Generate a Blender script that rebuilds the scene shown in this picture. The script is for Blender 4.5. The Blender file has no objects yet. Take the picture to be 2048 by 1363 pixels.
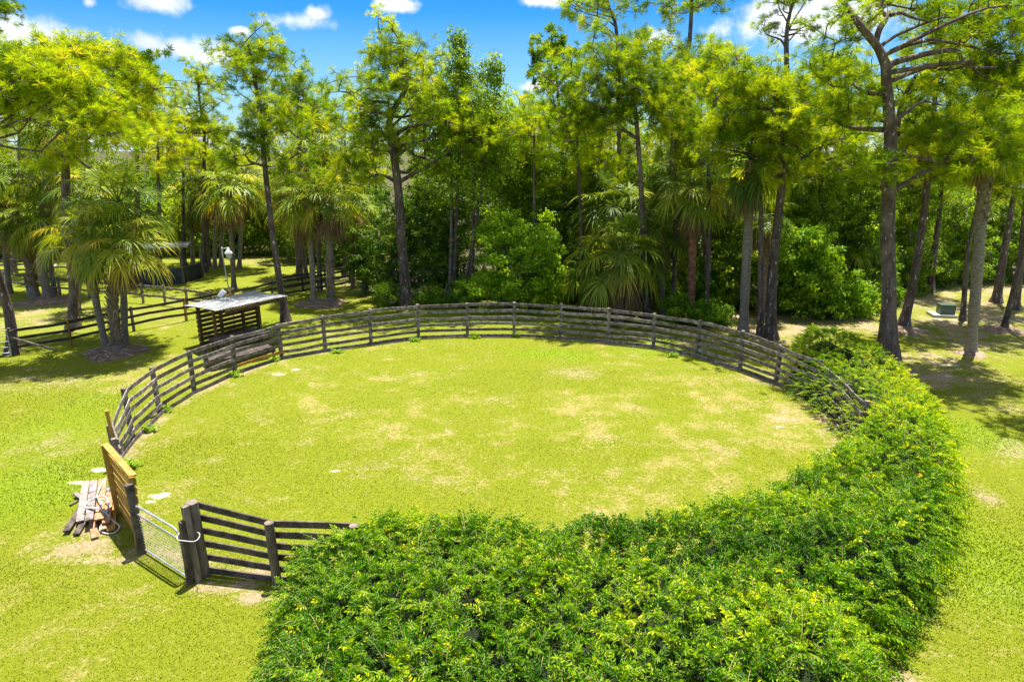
import bpy, math, random
import numpy as np
from mathutils import Vector
R = math.radians
rng = np.random.default_rng(7)
random.seed(7)
scene = bpy.context.scene
COL = scene.collection

# ------------------------------------------------------------------ camera
PITCH, FPX, CAMH = R(16.0), 1350.0, 9.0
cam = bpy.data.cameras.new('camera'); cam.sensor_width = 36; cam.lens = FPX / 2048 * 36
cam.clip_start = 0.1; cam.clip_end = 3000
camo = bpy.data.objects.new('camera', cam); COL.objects.link(camo)
camo.location = (0, 0, CAMH); camo.rotation_euler = (math.pi / 2 - PITCH, 0, 0)
scene.camera = camo

def ray(px, py):
    x = (px - 1024) / FPX; y = -(py - 681.5) / FPX
    return np.array([x, math.cos(PITCH) + y * math.sin(PITCH), -math.sin(PITCH) + y * math.cos(PITCH)])
def G(px, py, z=0.0):                     # point of the photo's ray at height z
    r = ray(px, py); t = (z - CAMH) / r[2]; return np.array([r[0] * t, r[1] * t, z])
def A(px, py, Y):                         # point of the photo's ray at distance Y
    r = ray(px, py); t = Y / r[1]; return np.array([r[0] * t, Y, CAMH + r[2] * t])
def ppm(Y, z=3.0):                        # photo pixels per metre at distance Y
    return FPX / (Y * math.cos(PITCH) + (CAMH - z) * math.sin(PITCH))

# ------------------------------------------------------------------ light
SUN_EL, SUN_AZ = R(77), math.atan2(0.30, 0.95)      # azimuth clockwise from +Y: sun high behind the trees
sd = Vector((math.sin(SUN_AZ) * math.cos(SUN_EL), math.cos(SUN_AZ) * math.cos(SUN_EL), math.sin(SUN_EL)))
sun = bpy.data.lights.new('sun', 'SUN'); sun.energy = 5.0; sun.angle = R(0.53); sun.color = (1.0, 0.95, 0.86)
suno = bpy.data.objects.new('sun', sun); COL.objects.link(suno)
suno.rotation_euler = sd.to_track_quat('Z', 'Y').to_euler()

world = bpy.data.worlds.new('World'); scene.world = world; world.use_nodes = True
wt = world.node_tree; wt.nodes.clear()
def N(t, typ, **kw):
    n = t.nodes.new(typ)
    for k, v in kw.items(): setattr(n, k, v)
    return n
def math_node(t, op, a, b=None, c=None, clamp=False):
    n = N(t, 'ShaderNodeMath', operation=op, use_clamp=clamp)
    for i, v in enumerate((a, b, c)):
        if v is None: continue
        if isinstance(v, (int, float)): n.inputs[i].default_value = v
        else: t.links.new(v, n.inputs[i])
    return n.outputs[0]
def vmath(t, op, a, b=None, out=0):
    n = N(t, 'ShaderNodeVectorMath', operation=op)
    for i, v in enumerate((a, b)):
        if v is None: continue
        if isinstance(v, (tuple, list, np.ndarray)): n.inputs[i].default_value = tuple(float(q) for q in v)
        else: t.links.new(v, n.inputs[i])
    return n.outputs[out]
def mixc(t, f, a, b, blend='MIX'):
    n = N(t, 'ShaderNodeMix', data_type='RGBA', blend_type=blend)
    for i, v in ((0, f), (6, a), (7, b)):
        if isinstance(v, (int, float)): n.inputs[i].default_value = v
        elif isinstance(v, (tuple, list)): n.inputs[i].default_value = tuple(v) + (1,) * (4 - len(v))
        else: t.links.new(v, n.inputs[i])
    return n.outputs[2]
def smooth(t, x, a, b):
    n = N(t, 'ShaderNodeMapRange', interpolation_type='SMOOTHSTEP')
    t.links.new(x, n.inputs[0]); n.inputs[1].default_value = a; n.inputs[2].default_value = b
    return n.outputs[0]
def noise(t, vec, scale, detail=4, rough=0.55, out=0):
    n = N(t, 'ShaderNodeTexNoise'); n.inputs['Scale'].default_value = scale
    n.inputs['Detail'].default_value = detail; n.inputs['Roughness'].default_value = rough
    if vec is not None: t.links.new(vec, n.inputs['Vector'])
    return n.outputs[out]

sky = N(wt, 'ShaderNodeTexSky', sky_type='NISHITA', sun_disc=False)
sky.sun_elevation = SUN_EL; sky.sun_rotation = SUN_AZ; sky.air_density = 1.0; sky.dust_density = 0.3; sky.ozone_density = 2.5
tc = N(wt, 'ShaderNodeTexCoord')
dirv = tc.outputs['Generated']
hs = N(wt, 'ShaderNodeHueSaturation'); hs.inputs['Saturation'].default_value = 1.6; hs.inputs['Value'].default_value = 0.95
wt.links.new(sky.outputs[0], hs.inputs['Color'])
skyc = mixc(wt, 1.0, hs.outputs[0], (0.50, 0.84, 1.12), 'MULTIPLY')
CLOUDS = [(30, 66, 125, 40), (105, 85, 75, 26), (360, 100, 95, 30), (300, 85, 45, 25), (405, 110, 55, 24), (590, 40, 88, 26), (630, 28, 40, 22), (325, 4, 75, 22), (178, 4, 16, 14),
          (800, 8, 46, 15), (1090, 0, 62, 18), (1580, 45, 150, 42), (1540, 20, 90, 38), (1680, 30, 120, 60), (1080, 172, 45, 16), (1300, 78, 50, 20), (900, 330, 500, 45), (1500, 300, 500, 50),
          (480, 62, 20, 10), (110, 150, 90, 16), (200, 300, 400, 50)]
best = None
nz = noise(wt, dirv, 16, 6, 0.62)
nz2 = noise(wt, dirv, 5, 3, 0.5)
for cx, cy, rx, ry in CLOUDS:
    c = ray(cx, cy); c = c / np.linalg.norm(c)
    k = FPX * 1.1
    d = vmath(wt, 'SUBTRACT', dirv, c)
    d = vmath(wt, 'MULTIPLY', d, (k / rx, k / rx, k / ry))
    l = vmath(wt, 'LENGTH', d, out=1)
    v = math_node(wt, 'SUBTRACT', 1.0, l)
    best = v if best is None else math_node(wt, 'MAXIMUM', best, v)
best = math_node(wt, 'MULTIPLY', best, 0.9)
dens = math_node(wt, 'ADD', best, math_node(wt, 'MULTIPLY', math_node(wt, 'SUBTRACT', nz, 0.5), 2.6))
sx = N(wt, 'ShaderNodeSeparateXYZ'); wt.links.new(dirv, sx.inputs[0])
high = smooth(wt, sx.outputs[2], 0.30, 0.50)                     # unseen broken cumulus overhead, added for brighter, whiter fill light
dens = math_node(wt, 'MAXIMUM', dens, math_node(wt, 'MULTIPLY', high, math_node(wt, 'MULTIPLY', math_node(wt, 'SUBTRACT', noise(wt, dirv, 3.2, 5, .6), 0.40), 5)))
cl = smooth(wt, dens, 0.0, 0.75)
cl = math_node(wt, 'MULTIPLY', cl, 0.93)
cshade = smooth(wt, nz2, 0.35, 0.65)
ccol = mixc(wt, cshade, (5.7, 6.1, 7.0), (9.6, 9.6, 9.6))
lowz = N(wt, 'ShaderNodeMapRange'); wt.links.new(sx.outputs[2], lowz.inputs[0]); lowz.inputs[1].default_value = 0.17; lowz.inputs[2].default_value = -0.01; lowz.inputs[4].default_value = 0.62
skyc = mixc(wt, lowz.outputs[0], skyc, (3.6, 5.3, 6.6))
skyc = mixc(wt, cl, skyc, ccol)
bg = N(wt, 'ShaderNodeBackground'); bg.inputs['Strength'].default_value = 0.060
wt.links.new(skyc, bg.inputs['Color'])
wo = N(wt, 'ShaderNodeOutputWorld'); wt.links.new(bg.outputs[0], wo.inputs[0])

scene.view_settings.view_transform = 'Standard'; scene.view_settings.look = 'None'
scene.view_settings.exposure = 1.42; scene.view_settings.gamma = 1.0
scene.render.engine = 'CYCLES'
scene.cycles.max_bounces = 8; scene.cycles.transparent_max_bounces = 6
scene.cycles.diffuse_bounces = 5; scene.cycles.transmission_bounces = 5; scene.cycles.glossy_bounces = 2
scene.cycles.use_denoising = True

# ------------------------------------------------------------------ helpers
def mat_new(name):
    m = bpy.data.materials.new(name); m.use_nodes = True; t = m.node_tree
    b = t.nodes['Principled BSDF']; return m, t, b
def ramp(t, fac, stops):
    n = N(t, 'ShaderNodeValToRGB'); e = n.color_ramp.elements
    while len(e) > 1: e.remove(e[-1])
    e[0].position = stops[0][0]; e[0].color = (*stops[0][1], 1)
    for p, c in stops[1:]:
        q = e.new(p); q.color = (*c, 1)
    t.links.new(fac, n.inputs[0]); return n.outputs[0]
def leaf_mat(name, stops, trans=0.35, rough=0.5, tcol=None, spec=0.3):
    k_ = {'hedge_leaf': .97, 'grass_blade': 1.0, 'palm_leaf': 1.0, 'dead_palm_leaf': .9}.get(name, 1.12)
    stops = [(q, tuple(v * k_ for v in c)) for q, c in stops]
    m, t, b = mat_new(name)
    at = N(t, 'ShaderNodeAttribute', attribute_name='tint')
    c = ramp(t, at.outputs['Fac'], stops)
    t.links.new(c, b.inputs['Base Color']); b.inputs['Roughness'].default_value = rough
    b.inputs['Specular IOR Level'].default_value = spec
    tr = N(t, 'ShaderNodeBsdfTranslucent')
    tt = mixc(t, 1.0, c, tcol or (1.5, 1.35, 0.55), 'MULTIPLY'); t.links.new(tt, tr.inputs['Color'])
    mx = N(t, 'ShaderNodeMixShader'); mx.inputs[0].default_value = trans
    t.links.new(b.outputs[0], mx.inputs[1]); t.links.new(tr.outputs[0], mx.inputs[2])
    t.links.new(mx.outputs[0], t.nodes['Material Output'].inputs[0])
    return m
def rough_mat(name, c1, c2, scale=3.0, stretch=(1, 1, 1), rough=0.85, bump=0.3, fleck=None, metal=0.0, bscale=None):
    c1 = tuple(v * .88 for v in c1); c2 = tuple(v * .88 for v in c2)
    m, t, b = mat_new(name)
    tcn = N(t, 'ShaderNodeTexCoord')
    mp = N(t, 'ShaderNodeMapping'); mp.inputs['Scale'].default_value = stretch
    t.links.new(tcn.outputs['Object'], mp.inputs[0])
    n1 = noise(t, mp.outputs[0], scale, 6, 0.65)
    f = smooth(t, n1, 0.35, 0.65)
    c = mixc(t, f, c1, c2)
    oi = N(t, 'ShaderNodeObjectInfo')
    v = math_node(t, 'MULTIPLY_ADD', oi.outputs['Random'], 0.55, 0.72)
    hv = N(t, 'ShaderNodeHueSaturation'); t.links.new(v, hv.inputs['Value']); t.links.new(c, hv.inputs['Color'])
    c = hv.outputs[0]
    if fleck:
        n2 = noise(t, mp.outputs[0], fleck[1], 3, 0.6)
        c = mixc(t, smooth(t, n2, fleck[2], fleck[2] + 0.06), c, fleck[0])
    t.links.new(c, b.inputs['Base Color']); b.inputs['Roughness'].default_value = rough
    b.inputs['Metallic'].default_value = metal; b.inputs['Specular IOR Level'].default_value = 0.3
    bp = N(t, 'ShaderNodeBump'); bp.inputs['Strength'].default_value = bump; bp.inputs['Distance'].default_value = 0.05
    n3 = noise(t, mp.outputs[0], bscale or scale * 3, 5, 0.7)
    t.links.new(n3, bp.inputs['Height']); t.links.new(bp.outputs[0], b.inputs['Normal'])
    return m

M = {}
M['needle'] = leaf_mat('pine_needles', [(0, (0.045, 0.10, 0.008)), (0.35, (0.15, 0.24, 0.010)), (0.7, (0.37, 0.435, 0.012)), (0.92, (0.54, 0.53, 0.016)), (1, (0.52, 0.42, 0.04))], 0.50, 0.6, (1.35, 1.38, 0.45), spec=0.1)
M['palm'] = leaf_mat('palm_leaf', [(0, (0.030, 0.060, 0.006)), (0.45, (0.11, 0.185, 0.012)), (0.8, (0.31, 0.37, 0.025)), (1, (0.50, 0.40, 0.05))], 0.38, 0.42, (1.45, 1.35, 0.4), spec=0.2)
M['palmdead'] = leaf_mat('dead_palm_leaf', [(0, (0.12, 0.07, 0.035)), (0.6, (0.26, 0.16, 0.08)), (1, (0.42, 0.32, 0.20))], 0.15, 0.8, (1, 1, 1))
M['leaf'] = leaf_mat('broad_leaf', [(0, (0.028, 0.070, 0.006)), (0.4, (0.12, 0.21, 0.010)), (0.75, (0.29, 0.41, 0.016)), (1, (0.50, 0.56, 0.05))], 0.40, 0.42, (1.4, 1.35, 0.4), spec=0.3)
M['leafdark'] = leaf_mat('dark_broad_leaf', [(0, (0.020, 0.058, 0.006)), (0.5, (0.105, 0.20, 0.011)), (1, (0.33, 0.43, 0.022))], 0.36, 0.40, (1.4, 1.35, 0.4), spec=0.35)
M['leafbright'] = leaf_mat('bright_leaf', [(0, (0.055, 0.13, 0.006)), (0.5, (0.20, 0.35, 0.012)), (1, (0.46, 0.57, 0.025))], 0.42, 0.45, (1.4, 1.35, 0.4), spec=0.25)
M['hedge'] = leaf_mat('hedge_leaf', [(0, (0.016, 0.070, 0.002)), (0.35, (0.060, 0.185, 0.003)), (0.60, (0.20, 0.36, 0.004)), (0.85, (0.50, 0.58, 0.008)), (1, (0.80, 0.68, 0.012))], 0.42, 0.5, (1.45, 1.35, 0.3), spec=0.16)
M['grass'] = leaf_mat('grass_blade', [(0, (0.075, 0.115, 0.006)), (0.40, (0.15, 0.195, 0.008)), (0.65, (0.215, 0.222, 0.018)), (1, (0.31, 0.255, 0.10))], 0.3, 0.7, (1.2, 1.2, 0.6), spec=0.05)
M['pinebark'] = rough_mat('pine_bark', (0.075, 0.050, 0.040), (0.185, 0.135, 0.112), 4, (1, 1, 0.35), 0.9, 0.9, ((0.45, 0.40, 0.38), 9, 0.62))
M['palmbark'] = rough_mat('palm_bark', (0.15, 0.12, 0.09), (0.30, 0.25, 0.20), 5, (1, 1, 3.5), 0.9, 0.5)
M['boots'] = rough_mat('palm_boots', (0.16, 0.09, 0.045), (0.40, 0.31, 0.20), 3, (1, 1, 1), 0.85, 0.4)
M['rusty'] = rough_mat('rusty_palm_bark', (0.16, 0.07, 0.035), (0.38, 0.19, 0.10), 5, (1, 1, 1), 0.85, 0.8)
M['limb'] = rough_mat('branch_bark', (0.09, 0.07, 0.058), (0.22, 0.18, 0.155), 4, (1, 1, 1), 0.85, 0.4)
M['board'] = rough_mat('weathered_board', (0.10, 0.078, 0.070), (0.33, 0.28, 0.26), 5, (1, 1, 1), 0.85, 0.5, ((0.42, 0.38, 0.35), 3.0, 0.66))
M['darkboard'] = rough_mat('dark_board', (0.045, 0.034, 0.029), (0.15, 0.115, 0.095), 4, (1, 1, 1), 0.8, 0.4)
M['blackboard'] = rough_mat('tarred_board', (0.035, 0.028, 0.024), (0.085, 0.068, 0.058), 4, (1, 1, 1), 0.75, 0.4)
M['newwood'] = rough_mat('new_yellow_wood', (0.34, 0.185, 0.035), (0.50, 0.29, 0.06), 3, (1, 1, 1), 0.7, 0.15)
M['brownwood'] = rough_mat('brown_plank', (0.20, 0.10, 0.05), (0.40, 0.24, 0.14), 4, (1, 1, 1), 0.8, 0.3)
M['greywood'] = rough_mat('grey_post', (0.13, 0.10, 0.075), (0.27, 0.22, 0.17), 5, (1, 1, 0.3), 0.85, 0.6)
M['slat'] = rough_mat('brown_slat', (0.10, 0.055, 0.02), (0.20, 0.115, 0.05), 4, (1, 1, 1), 0.8, 0.3)
M['tin'] = rough_mat('galvanised_sheet', (0.16, 0.165, 0.17), (0.34, 0.35, 0.36), 3, (1, .3, 1), 0.5, 0.05, ((0.25, 0.19, 0.14), 5, .62), 0.25)
M['tube'] = rough_mat('galvanised_tube', (0.32, 0.34, 0.38), (0.50, 0.52, 0.56), 4, (1, 1, 1), 0.35, 0.02, None, 0.55)
M['wire'] = rough_mat('wire', (0.36, 0.36, 0.36), (0.5, 0.5, 0.5), 4, (1, 1, 1), 0.5, 0.0, None, 0.4)
M['rope'] = rough_mat('hose_plastic', (0.52, 0.50, 0.46), (0.68, 0.66, 0.62), 5, (1, 1, 1), 0.5, 0.05)
M['green'] = rough_mat('green_paint', (0.085, 0.125, 0.085), (0.10, 0.15, 0.10), 2, (1, 1, 1), 0.45, 0.02)
M['concrete'] = rough_mat('concrete', (0.50, 0.48, 0.44), (0.64, 0.62, 0.58), 5, (1, 1, 1), 0.9, 0.2)
M['black'] = rough_mat('black_sheet', (0.02, 0.025, 0.035), (0.055, 0.065, 0.085), 2, (3, 1, 0.5), 0.6, 0.1)
M['white'] = rough_mat('white_enamel', (0.70, 0.70, 0.68), (0.8, 0.8, 0.79), 2, (1, 1, 1), 0.4, 0.0)
M['litter'] = rough_mat('bark_litter', (0.13, 0.085, 0.055), (0.32, 0.23, 0.16), 6, (1, 1, 1), 0.95, 0.5)
M['shadehull'] = rough_mat('shade_hull', (0.006, 0.014, 0.002), (0.014, 0.028, 0.004), 3, (1, 1, 1), 0.95, 0.6)  # deep shade put into the colour of the hedge's occluder hull
M['glass'] = rough_mat('frosted_glass', (0.6, 0.6, 0.58), (0.7, 0.7, 0.66), 2, (1, 1, 1), 0.3, 0.0)

def mk_mesh(name, V, F, mat, tint=None, shade=False):
    """V (n,3); F list of int arrays (m,k)"""
    me = bpy.data.meshes.new(name)
    V = np.asarray(V, np.float32)
    F = [np.asarray(f, np.int32) for f in F if len(f)]
    me.vertices.add(len(V)); me.vertices.foreach_set('co', V.ravel())
    loops = np.concatenate([f.ravel() for f in F]); sizes = np.concatenate([np.full(len(f), f.shape[1], np.int32) for f in F])
    starts = np.concatenate([[0], np.cumsum(sizes)[:-1]]).astype(np.int32)
    me.loops.add(len(loops)); me.loops.foreach_set('vertex_index', loops)
    me.polygons.add(len(sizes)); me.polygons.foreach_set('loop_start', starts); me.polygons.foreach_set('loop_total', sizes)
    me.update(calc_edges=True)
    if shade: me.polygons.foreach_set('use_smooth', np.ones(len(sizes), bool))
    else: me.polygons.foreach_set('use_smooth', np.zeros(len(sizes), bool))
    if tint is not None:
        a = me.attributes.new('tint', 'FLOAT', 'POINT'); a.data.foreach_set('value', np.asarray(tint, np.float32))
    me.materials.append(M[mat] if isinstance(mat, str) else mat)
    return me
def link(name, me, parent=None, loc=None):
    o = bpy.data.objects.new(name, me); COL.objects.link(o)
    if parent is not None: o.parent = parent
    if loc is not None: o.location = loc
    return o
def tag(o, label=None, cat=None, group=None, kind=None):
    if label: o['label'] = label
    if cat: o['category'] = cat
    if group: o['group'] = group
    if kind: o['kind'] = kind
    return o
def thing(name, label, cat, loc, group=None):
    o = bpy.data.objects.new(name, None); COL.objects.link(o); o.location = tuple(float(v) for v in loc)
    o.empty_display_size = 0.3
    return tag(o, label, cat, group)

class MB:
    def __init__(s): s.V = []; s.F = {}; s.n = 0; s.T = []
    def add(s, V, F, tint=None):
        V = np.asarray(V, float)
        for f in (F if isinstance(F, list) else [F]):
            f = np.asarray(f, np.int64)
            s.F.setdefault(f.shape[1], []).append(f + s.n)
        s.V.append(V); s.n += len(V)
        s.T.append(np.full(len(V), 0.5) if tint is None else np.broadcast_to(tint, (len(V),)))
    def bar(s, a, b, w, h, up=(0, 0, 1), seg=1, warp=0.0):
        """box from a to b; w across, h along up"""
        a = np.array(a, float); b = np.array(b, float); d = b - a; L = np.linalg.norm(d); d /= L
        up = np.array(up, float); side = np.cross(d, up); side /= np.linalg.norm(side); u = np.cross(side, d)
        V = []; w1, w2, w3 = rng.normal(0, warp or 0, 3) * 1.3
        for i in range(seg + 1):
            t = i / seg; c = a + (b - a) * t
            if warp: c = c + u * (w1 * math.sin(math.pi * t) + w2 * .4 * math.sin(2 * math.pi * t)) + side * w3 * math.sin(math.pi * t)
            for x, y in ((-1, -1), (1, -1), (1, 1), (-1, 1)): V.append(c + side * x * w / 2 + u * y * h / 2)
        F = []
        for i in range(seg):
            o = 4 * i
            for k in range(4): F.append([o + k, o + (k + 1) % 4, o + 4 + (k + 1) % 4, o + 4 + k])
        F.append([3, 2, 1, 0]); o = 4 * seg; F.append([o, o + 1, o + 2, o + 3])
        s.add(V, np.array(F))
    def box(s, c, sx, sy, sz, rz=0.0):
        c = np.array(c, float); ca, sa = math.cos(rz), math.sin(rz)
        V = []
        for z in (-1, 1):
            for x, y in ((-1, -1), (1, -1), (1, 1), (-1, 1)):
                X, Y = x * sx / 2, y * sy / 2
                V.append(c + np.array([X * ca - Y * sa, X * sa + Y * ca, z * sz / 2]))
        s.add(V, np.array([[3, 2, 1, 0], [4, 5, 6, 7], [0, 1, 5, 4], [1, 2, 6, 5], [2, 3, 7, 6], [3, 0, 4, 7]]))
    def tube(s, P, rad, k=8, cap=True, rough=0.0):
        P = np.asarray(P, float); n = len(P); rad = np.broadcast_to(rad, (n,))
        T = np.gradient(P, axis=0); T /= np.linalg.norm(T, axis=1, keepdims=True) + 1e-9
        ref = np.array([0.0, 0, 1]) if abs(T[0][2]) < 0.8 else np.array([1.0, 0, 0])
        a = np.arange(k) / k * 2 * math.pi; V = []
        for i in range(n):
            u = np.cross(T[i], ref); u /= np.linalg.norm(u) + 1e-9; w = np.cross(T[i], u)
            rr = rad[i] * (1 + (rng.normal(0, rough, k) if rough else 0))
            V.append(P[i] + (np.cos(a) * rr)[:, None] * u + (np.sin(a) * rr)[:, None] * w)
        V = np.concatenate(V); F = []
        i = np.arange(n - 1)[:, None] * k; j = np.arange(k)[None]; j2 = (j + 1) % k
        Q = np.stack([i + j, i + j2, i + k + j2, i + k + j], -1).reshape(-1, 4)
        s.add(V, Q)
        if cap:
            for o, flip in ((0, 1), ((n - 1) * k, 0)):
                c = V[o:o + k].mean(0); V2 = np.vstack([V[o:o + k], c])
                tri = [[(q + 1) % k, q, k] if flip else [q, (q + 1) % k, k] for q in range(k)]
                s.add(V2, np.array(tri))
    def mesh(s, name, mat, shade=False):
        return mk_mesh(name, np.concatenate(s.V), [np.concatenate(f) for f in s.F.values()], mat, np.concatenate(s.T), shade)
    def build(s, name, mat, parent=None, shade=False, origin=None):
        o = np.zeros(3) if origin is None else np.asarray(origin, float)
        if parent is not None: o = np.array(parent.location)
        s.V = [v - o for v in s.V]
        return link(name, s.mesh(name, mat, shade), parent, None if parent is not None else tuple(o))

def unit(v): return v / (np.linalg.norm(v, axis=-1, keepdims=True) + 1e-9)
def rand_dirs(n): return unit(rng.normal(size=(n, 3)))
def leaves(P, D, Nn, L, W, fold=0.25):
    """rhombic folded leaves; P base, D direction, Nn up; arrays"""
    n = len(P); D = unit(D); S = unit(np.cross(D, Nn)); U = np.cross(S, D)
    L = np.broadcast_to(L, (n,))[:, None]; W = np.broadcast_to(W, (n,))[:, None]
    mid = P + D * L * 0.45
    V = np.stack([P, mid + S * W / 2 + U * W * fold, P + D * L - U * L * 0.12, mid - S * W / 2 + U * W * fold], 1)
    b = (np.arange(n) * 4)[:, None]
    F = np.concatenate([b + [0, 1, 2], b + [0, 2, 3]], 0)
    return V.reshape(-1, 3), F
def curve_pts(pts, n):
    """smooth catmull-rom through pts"""
    pts = np.asarray(pts, float); m = len(pts)
    if m == 2: return pts[0] + (pts[1] - pts[0]) * np.linspace(0, 1, n)[:, None]
    P = np.vstack([2 * pts[0] - pts[1], pts, 2 * pts[-1] - pts[-2]]); out = []
    for s_ in np.linspace(0, m - 1 - 1e-6, n):
        i = int(s_); t = s_ - i; a, b, c, d = P[i:i + 4]
        out.append(0.5 * (2 * b + (c - a) * t + (2 * a - 5 * b + 4 * c - d) * t * t + (3 * b - a - 3 * c + d) * t ** 3))
    return np.array(out)

# ------------------------------------------------------------------ ground
# pen fence posts: (base px) and (top px) read on the photograph
POSTB = [(233, 925), (266, 880), (320, 827), (389, 784), (470, 746), (564, 716), (651, 701), (742, 688), (837, 675), (935, 671), (1028, 671), (1120, 676), (1216, 684), (1307, 693), (1396, 712), (1480, 738), (1552, 765), (1631, 800), (1676, 850)]
POSTT = [(218, 850), (247, 778), (303.5, 736), (378, 701), (464, 673), (555, 648.5), (645, 632), (740, 619.5), (835, 610), (934, 606), (1028.5, 605), (1123, 609), (1218, 616.5), (1309, 628), (1400, 642), (1486, 663), (1562, 689), (1642, 723), (1700, 770)]
PENB = np.array([G(*p) for p in POSTB])
pen_near = [G(399, 1150), G(555, 1165)]
PENPOLY = np.array([p[:2] for p in PENB] + [G(1690, 930)[:2], (9.6, 15.2), (6.5, 12.6), (3, 11.6), (-1, 11.5), G(555, 1165)[:2], G(399, 1150)[:2], G(287, 1104)[:2], G(240, 1015)[:2]])

def poly_sd(P, poly):
    """signed distance to polygon (positive inside)"""
    d2 = np.full(len(P), 1e18); ins = np.zeros(len(P), bool); n = len(poly)
    for i in range(n):
        a = poly[i]; b = poly[(i + 1) % n]; e = b - a; w = P - a
        t = np.clip((w @ e) / (e @ e), 0, 1)[:, None]; q = w - t * e
        d2 = np.minimum(d2, (q * q).sum(1))
        c = ((a[1] > P[:, 1]) != (b[1] > P[:, 1])) & (P[:, 0] < (b[0] - a[0]) * (P[:, 1] - a[1]) / (b[1] - a[1] + 1e-12) + a[0])
        ins ^= c
    return np.where(ins, 1, -1) * np.sqrt(d2)

# hedge outline on the ground
HO = [G(562, 1200, .4), G(540, 1260, .4), G(555, 1340, .4), (-4.05, 8.5, 0), (-3.3, 6.0, 0), (2.5, 5.4, 0), (5.6, 6.8, 0), G(1735, 1363, .6), G(1775, 1305, .6), G(1835, 1215, .6), G(1890, 1100, .8), G(1935, 970, .8), G(1905, 880, .8),
      G(1850, 800, .6), G(1770, 745, .6), G(1690, 700, .6), G(1600, 672, .7), G(1562, 690, 1.2), G(1590, 735, 1.2), G(1680, 790, 1.3), G(1725, 835, 1.3), G(1675, 905, 1.0), G(1560, 955, 1.5),
      G(1420, 965, 2.0), G(1300, 1000, 2.0), G(1120, 1010, 2.0), G(900, 1005, 2.0), G(740, 1005, 2.0), G(650, 1075, 1.6)]
HPOLY = np.array([np.asarray(p)[:2] for p in HO], float)

def vnoise(P, s, seed=0, octv=3):
    """cheap smooth 2D value noise, 0..1"""
    r = np.random.default_rng(seed); T = r.random((256, 256)); out = 0; amp = 1; tot = 0
    for o in range(octv):
        X = P[:, 0] / s * 2 ** o + 37.3 * o + 500; Y = P[:, 1] / s * 2 ** o + 11.7 * o + 500
        i = np.floor(X).astype(int); j = np.floor(Y).astype(int); u = X - i; v = Y - j
        u = u * u * (3 - 2 * u); v = v * v * (3 - 2 * v); i %= 256; j %= 256; i2 = (i + 1) % 256; j2 = (j + 1) % 256
        out = out + amp * ((T[i, j] * (1 - u) + T[i2, j] * u) * (1 - v) + (T[i, j2] * (1 - u) + T[i2, j2] * u) * v)
        tot += amp; amp *= 0.5
    return out / tot
def ss(x, a, b):
    t = np.clip((x - a) / (b - a), 0, 1); return t * t * (3 - 2 * t)
def blob(P, px, py, rx, ry):
    """soft patch at a photo position; radii in metres across and in depth"""
    c = G(px, py)[:2]; return np.clip(1.25 - np.sqrt(((P[:, 0] - c[0]) / rx) ** 2 + ((P[:, 1] - c[1]) / ry) ** 2), 0, 1)

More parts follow.
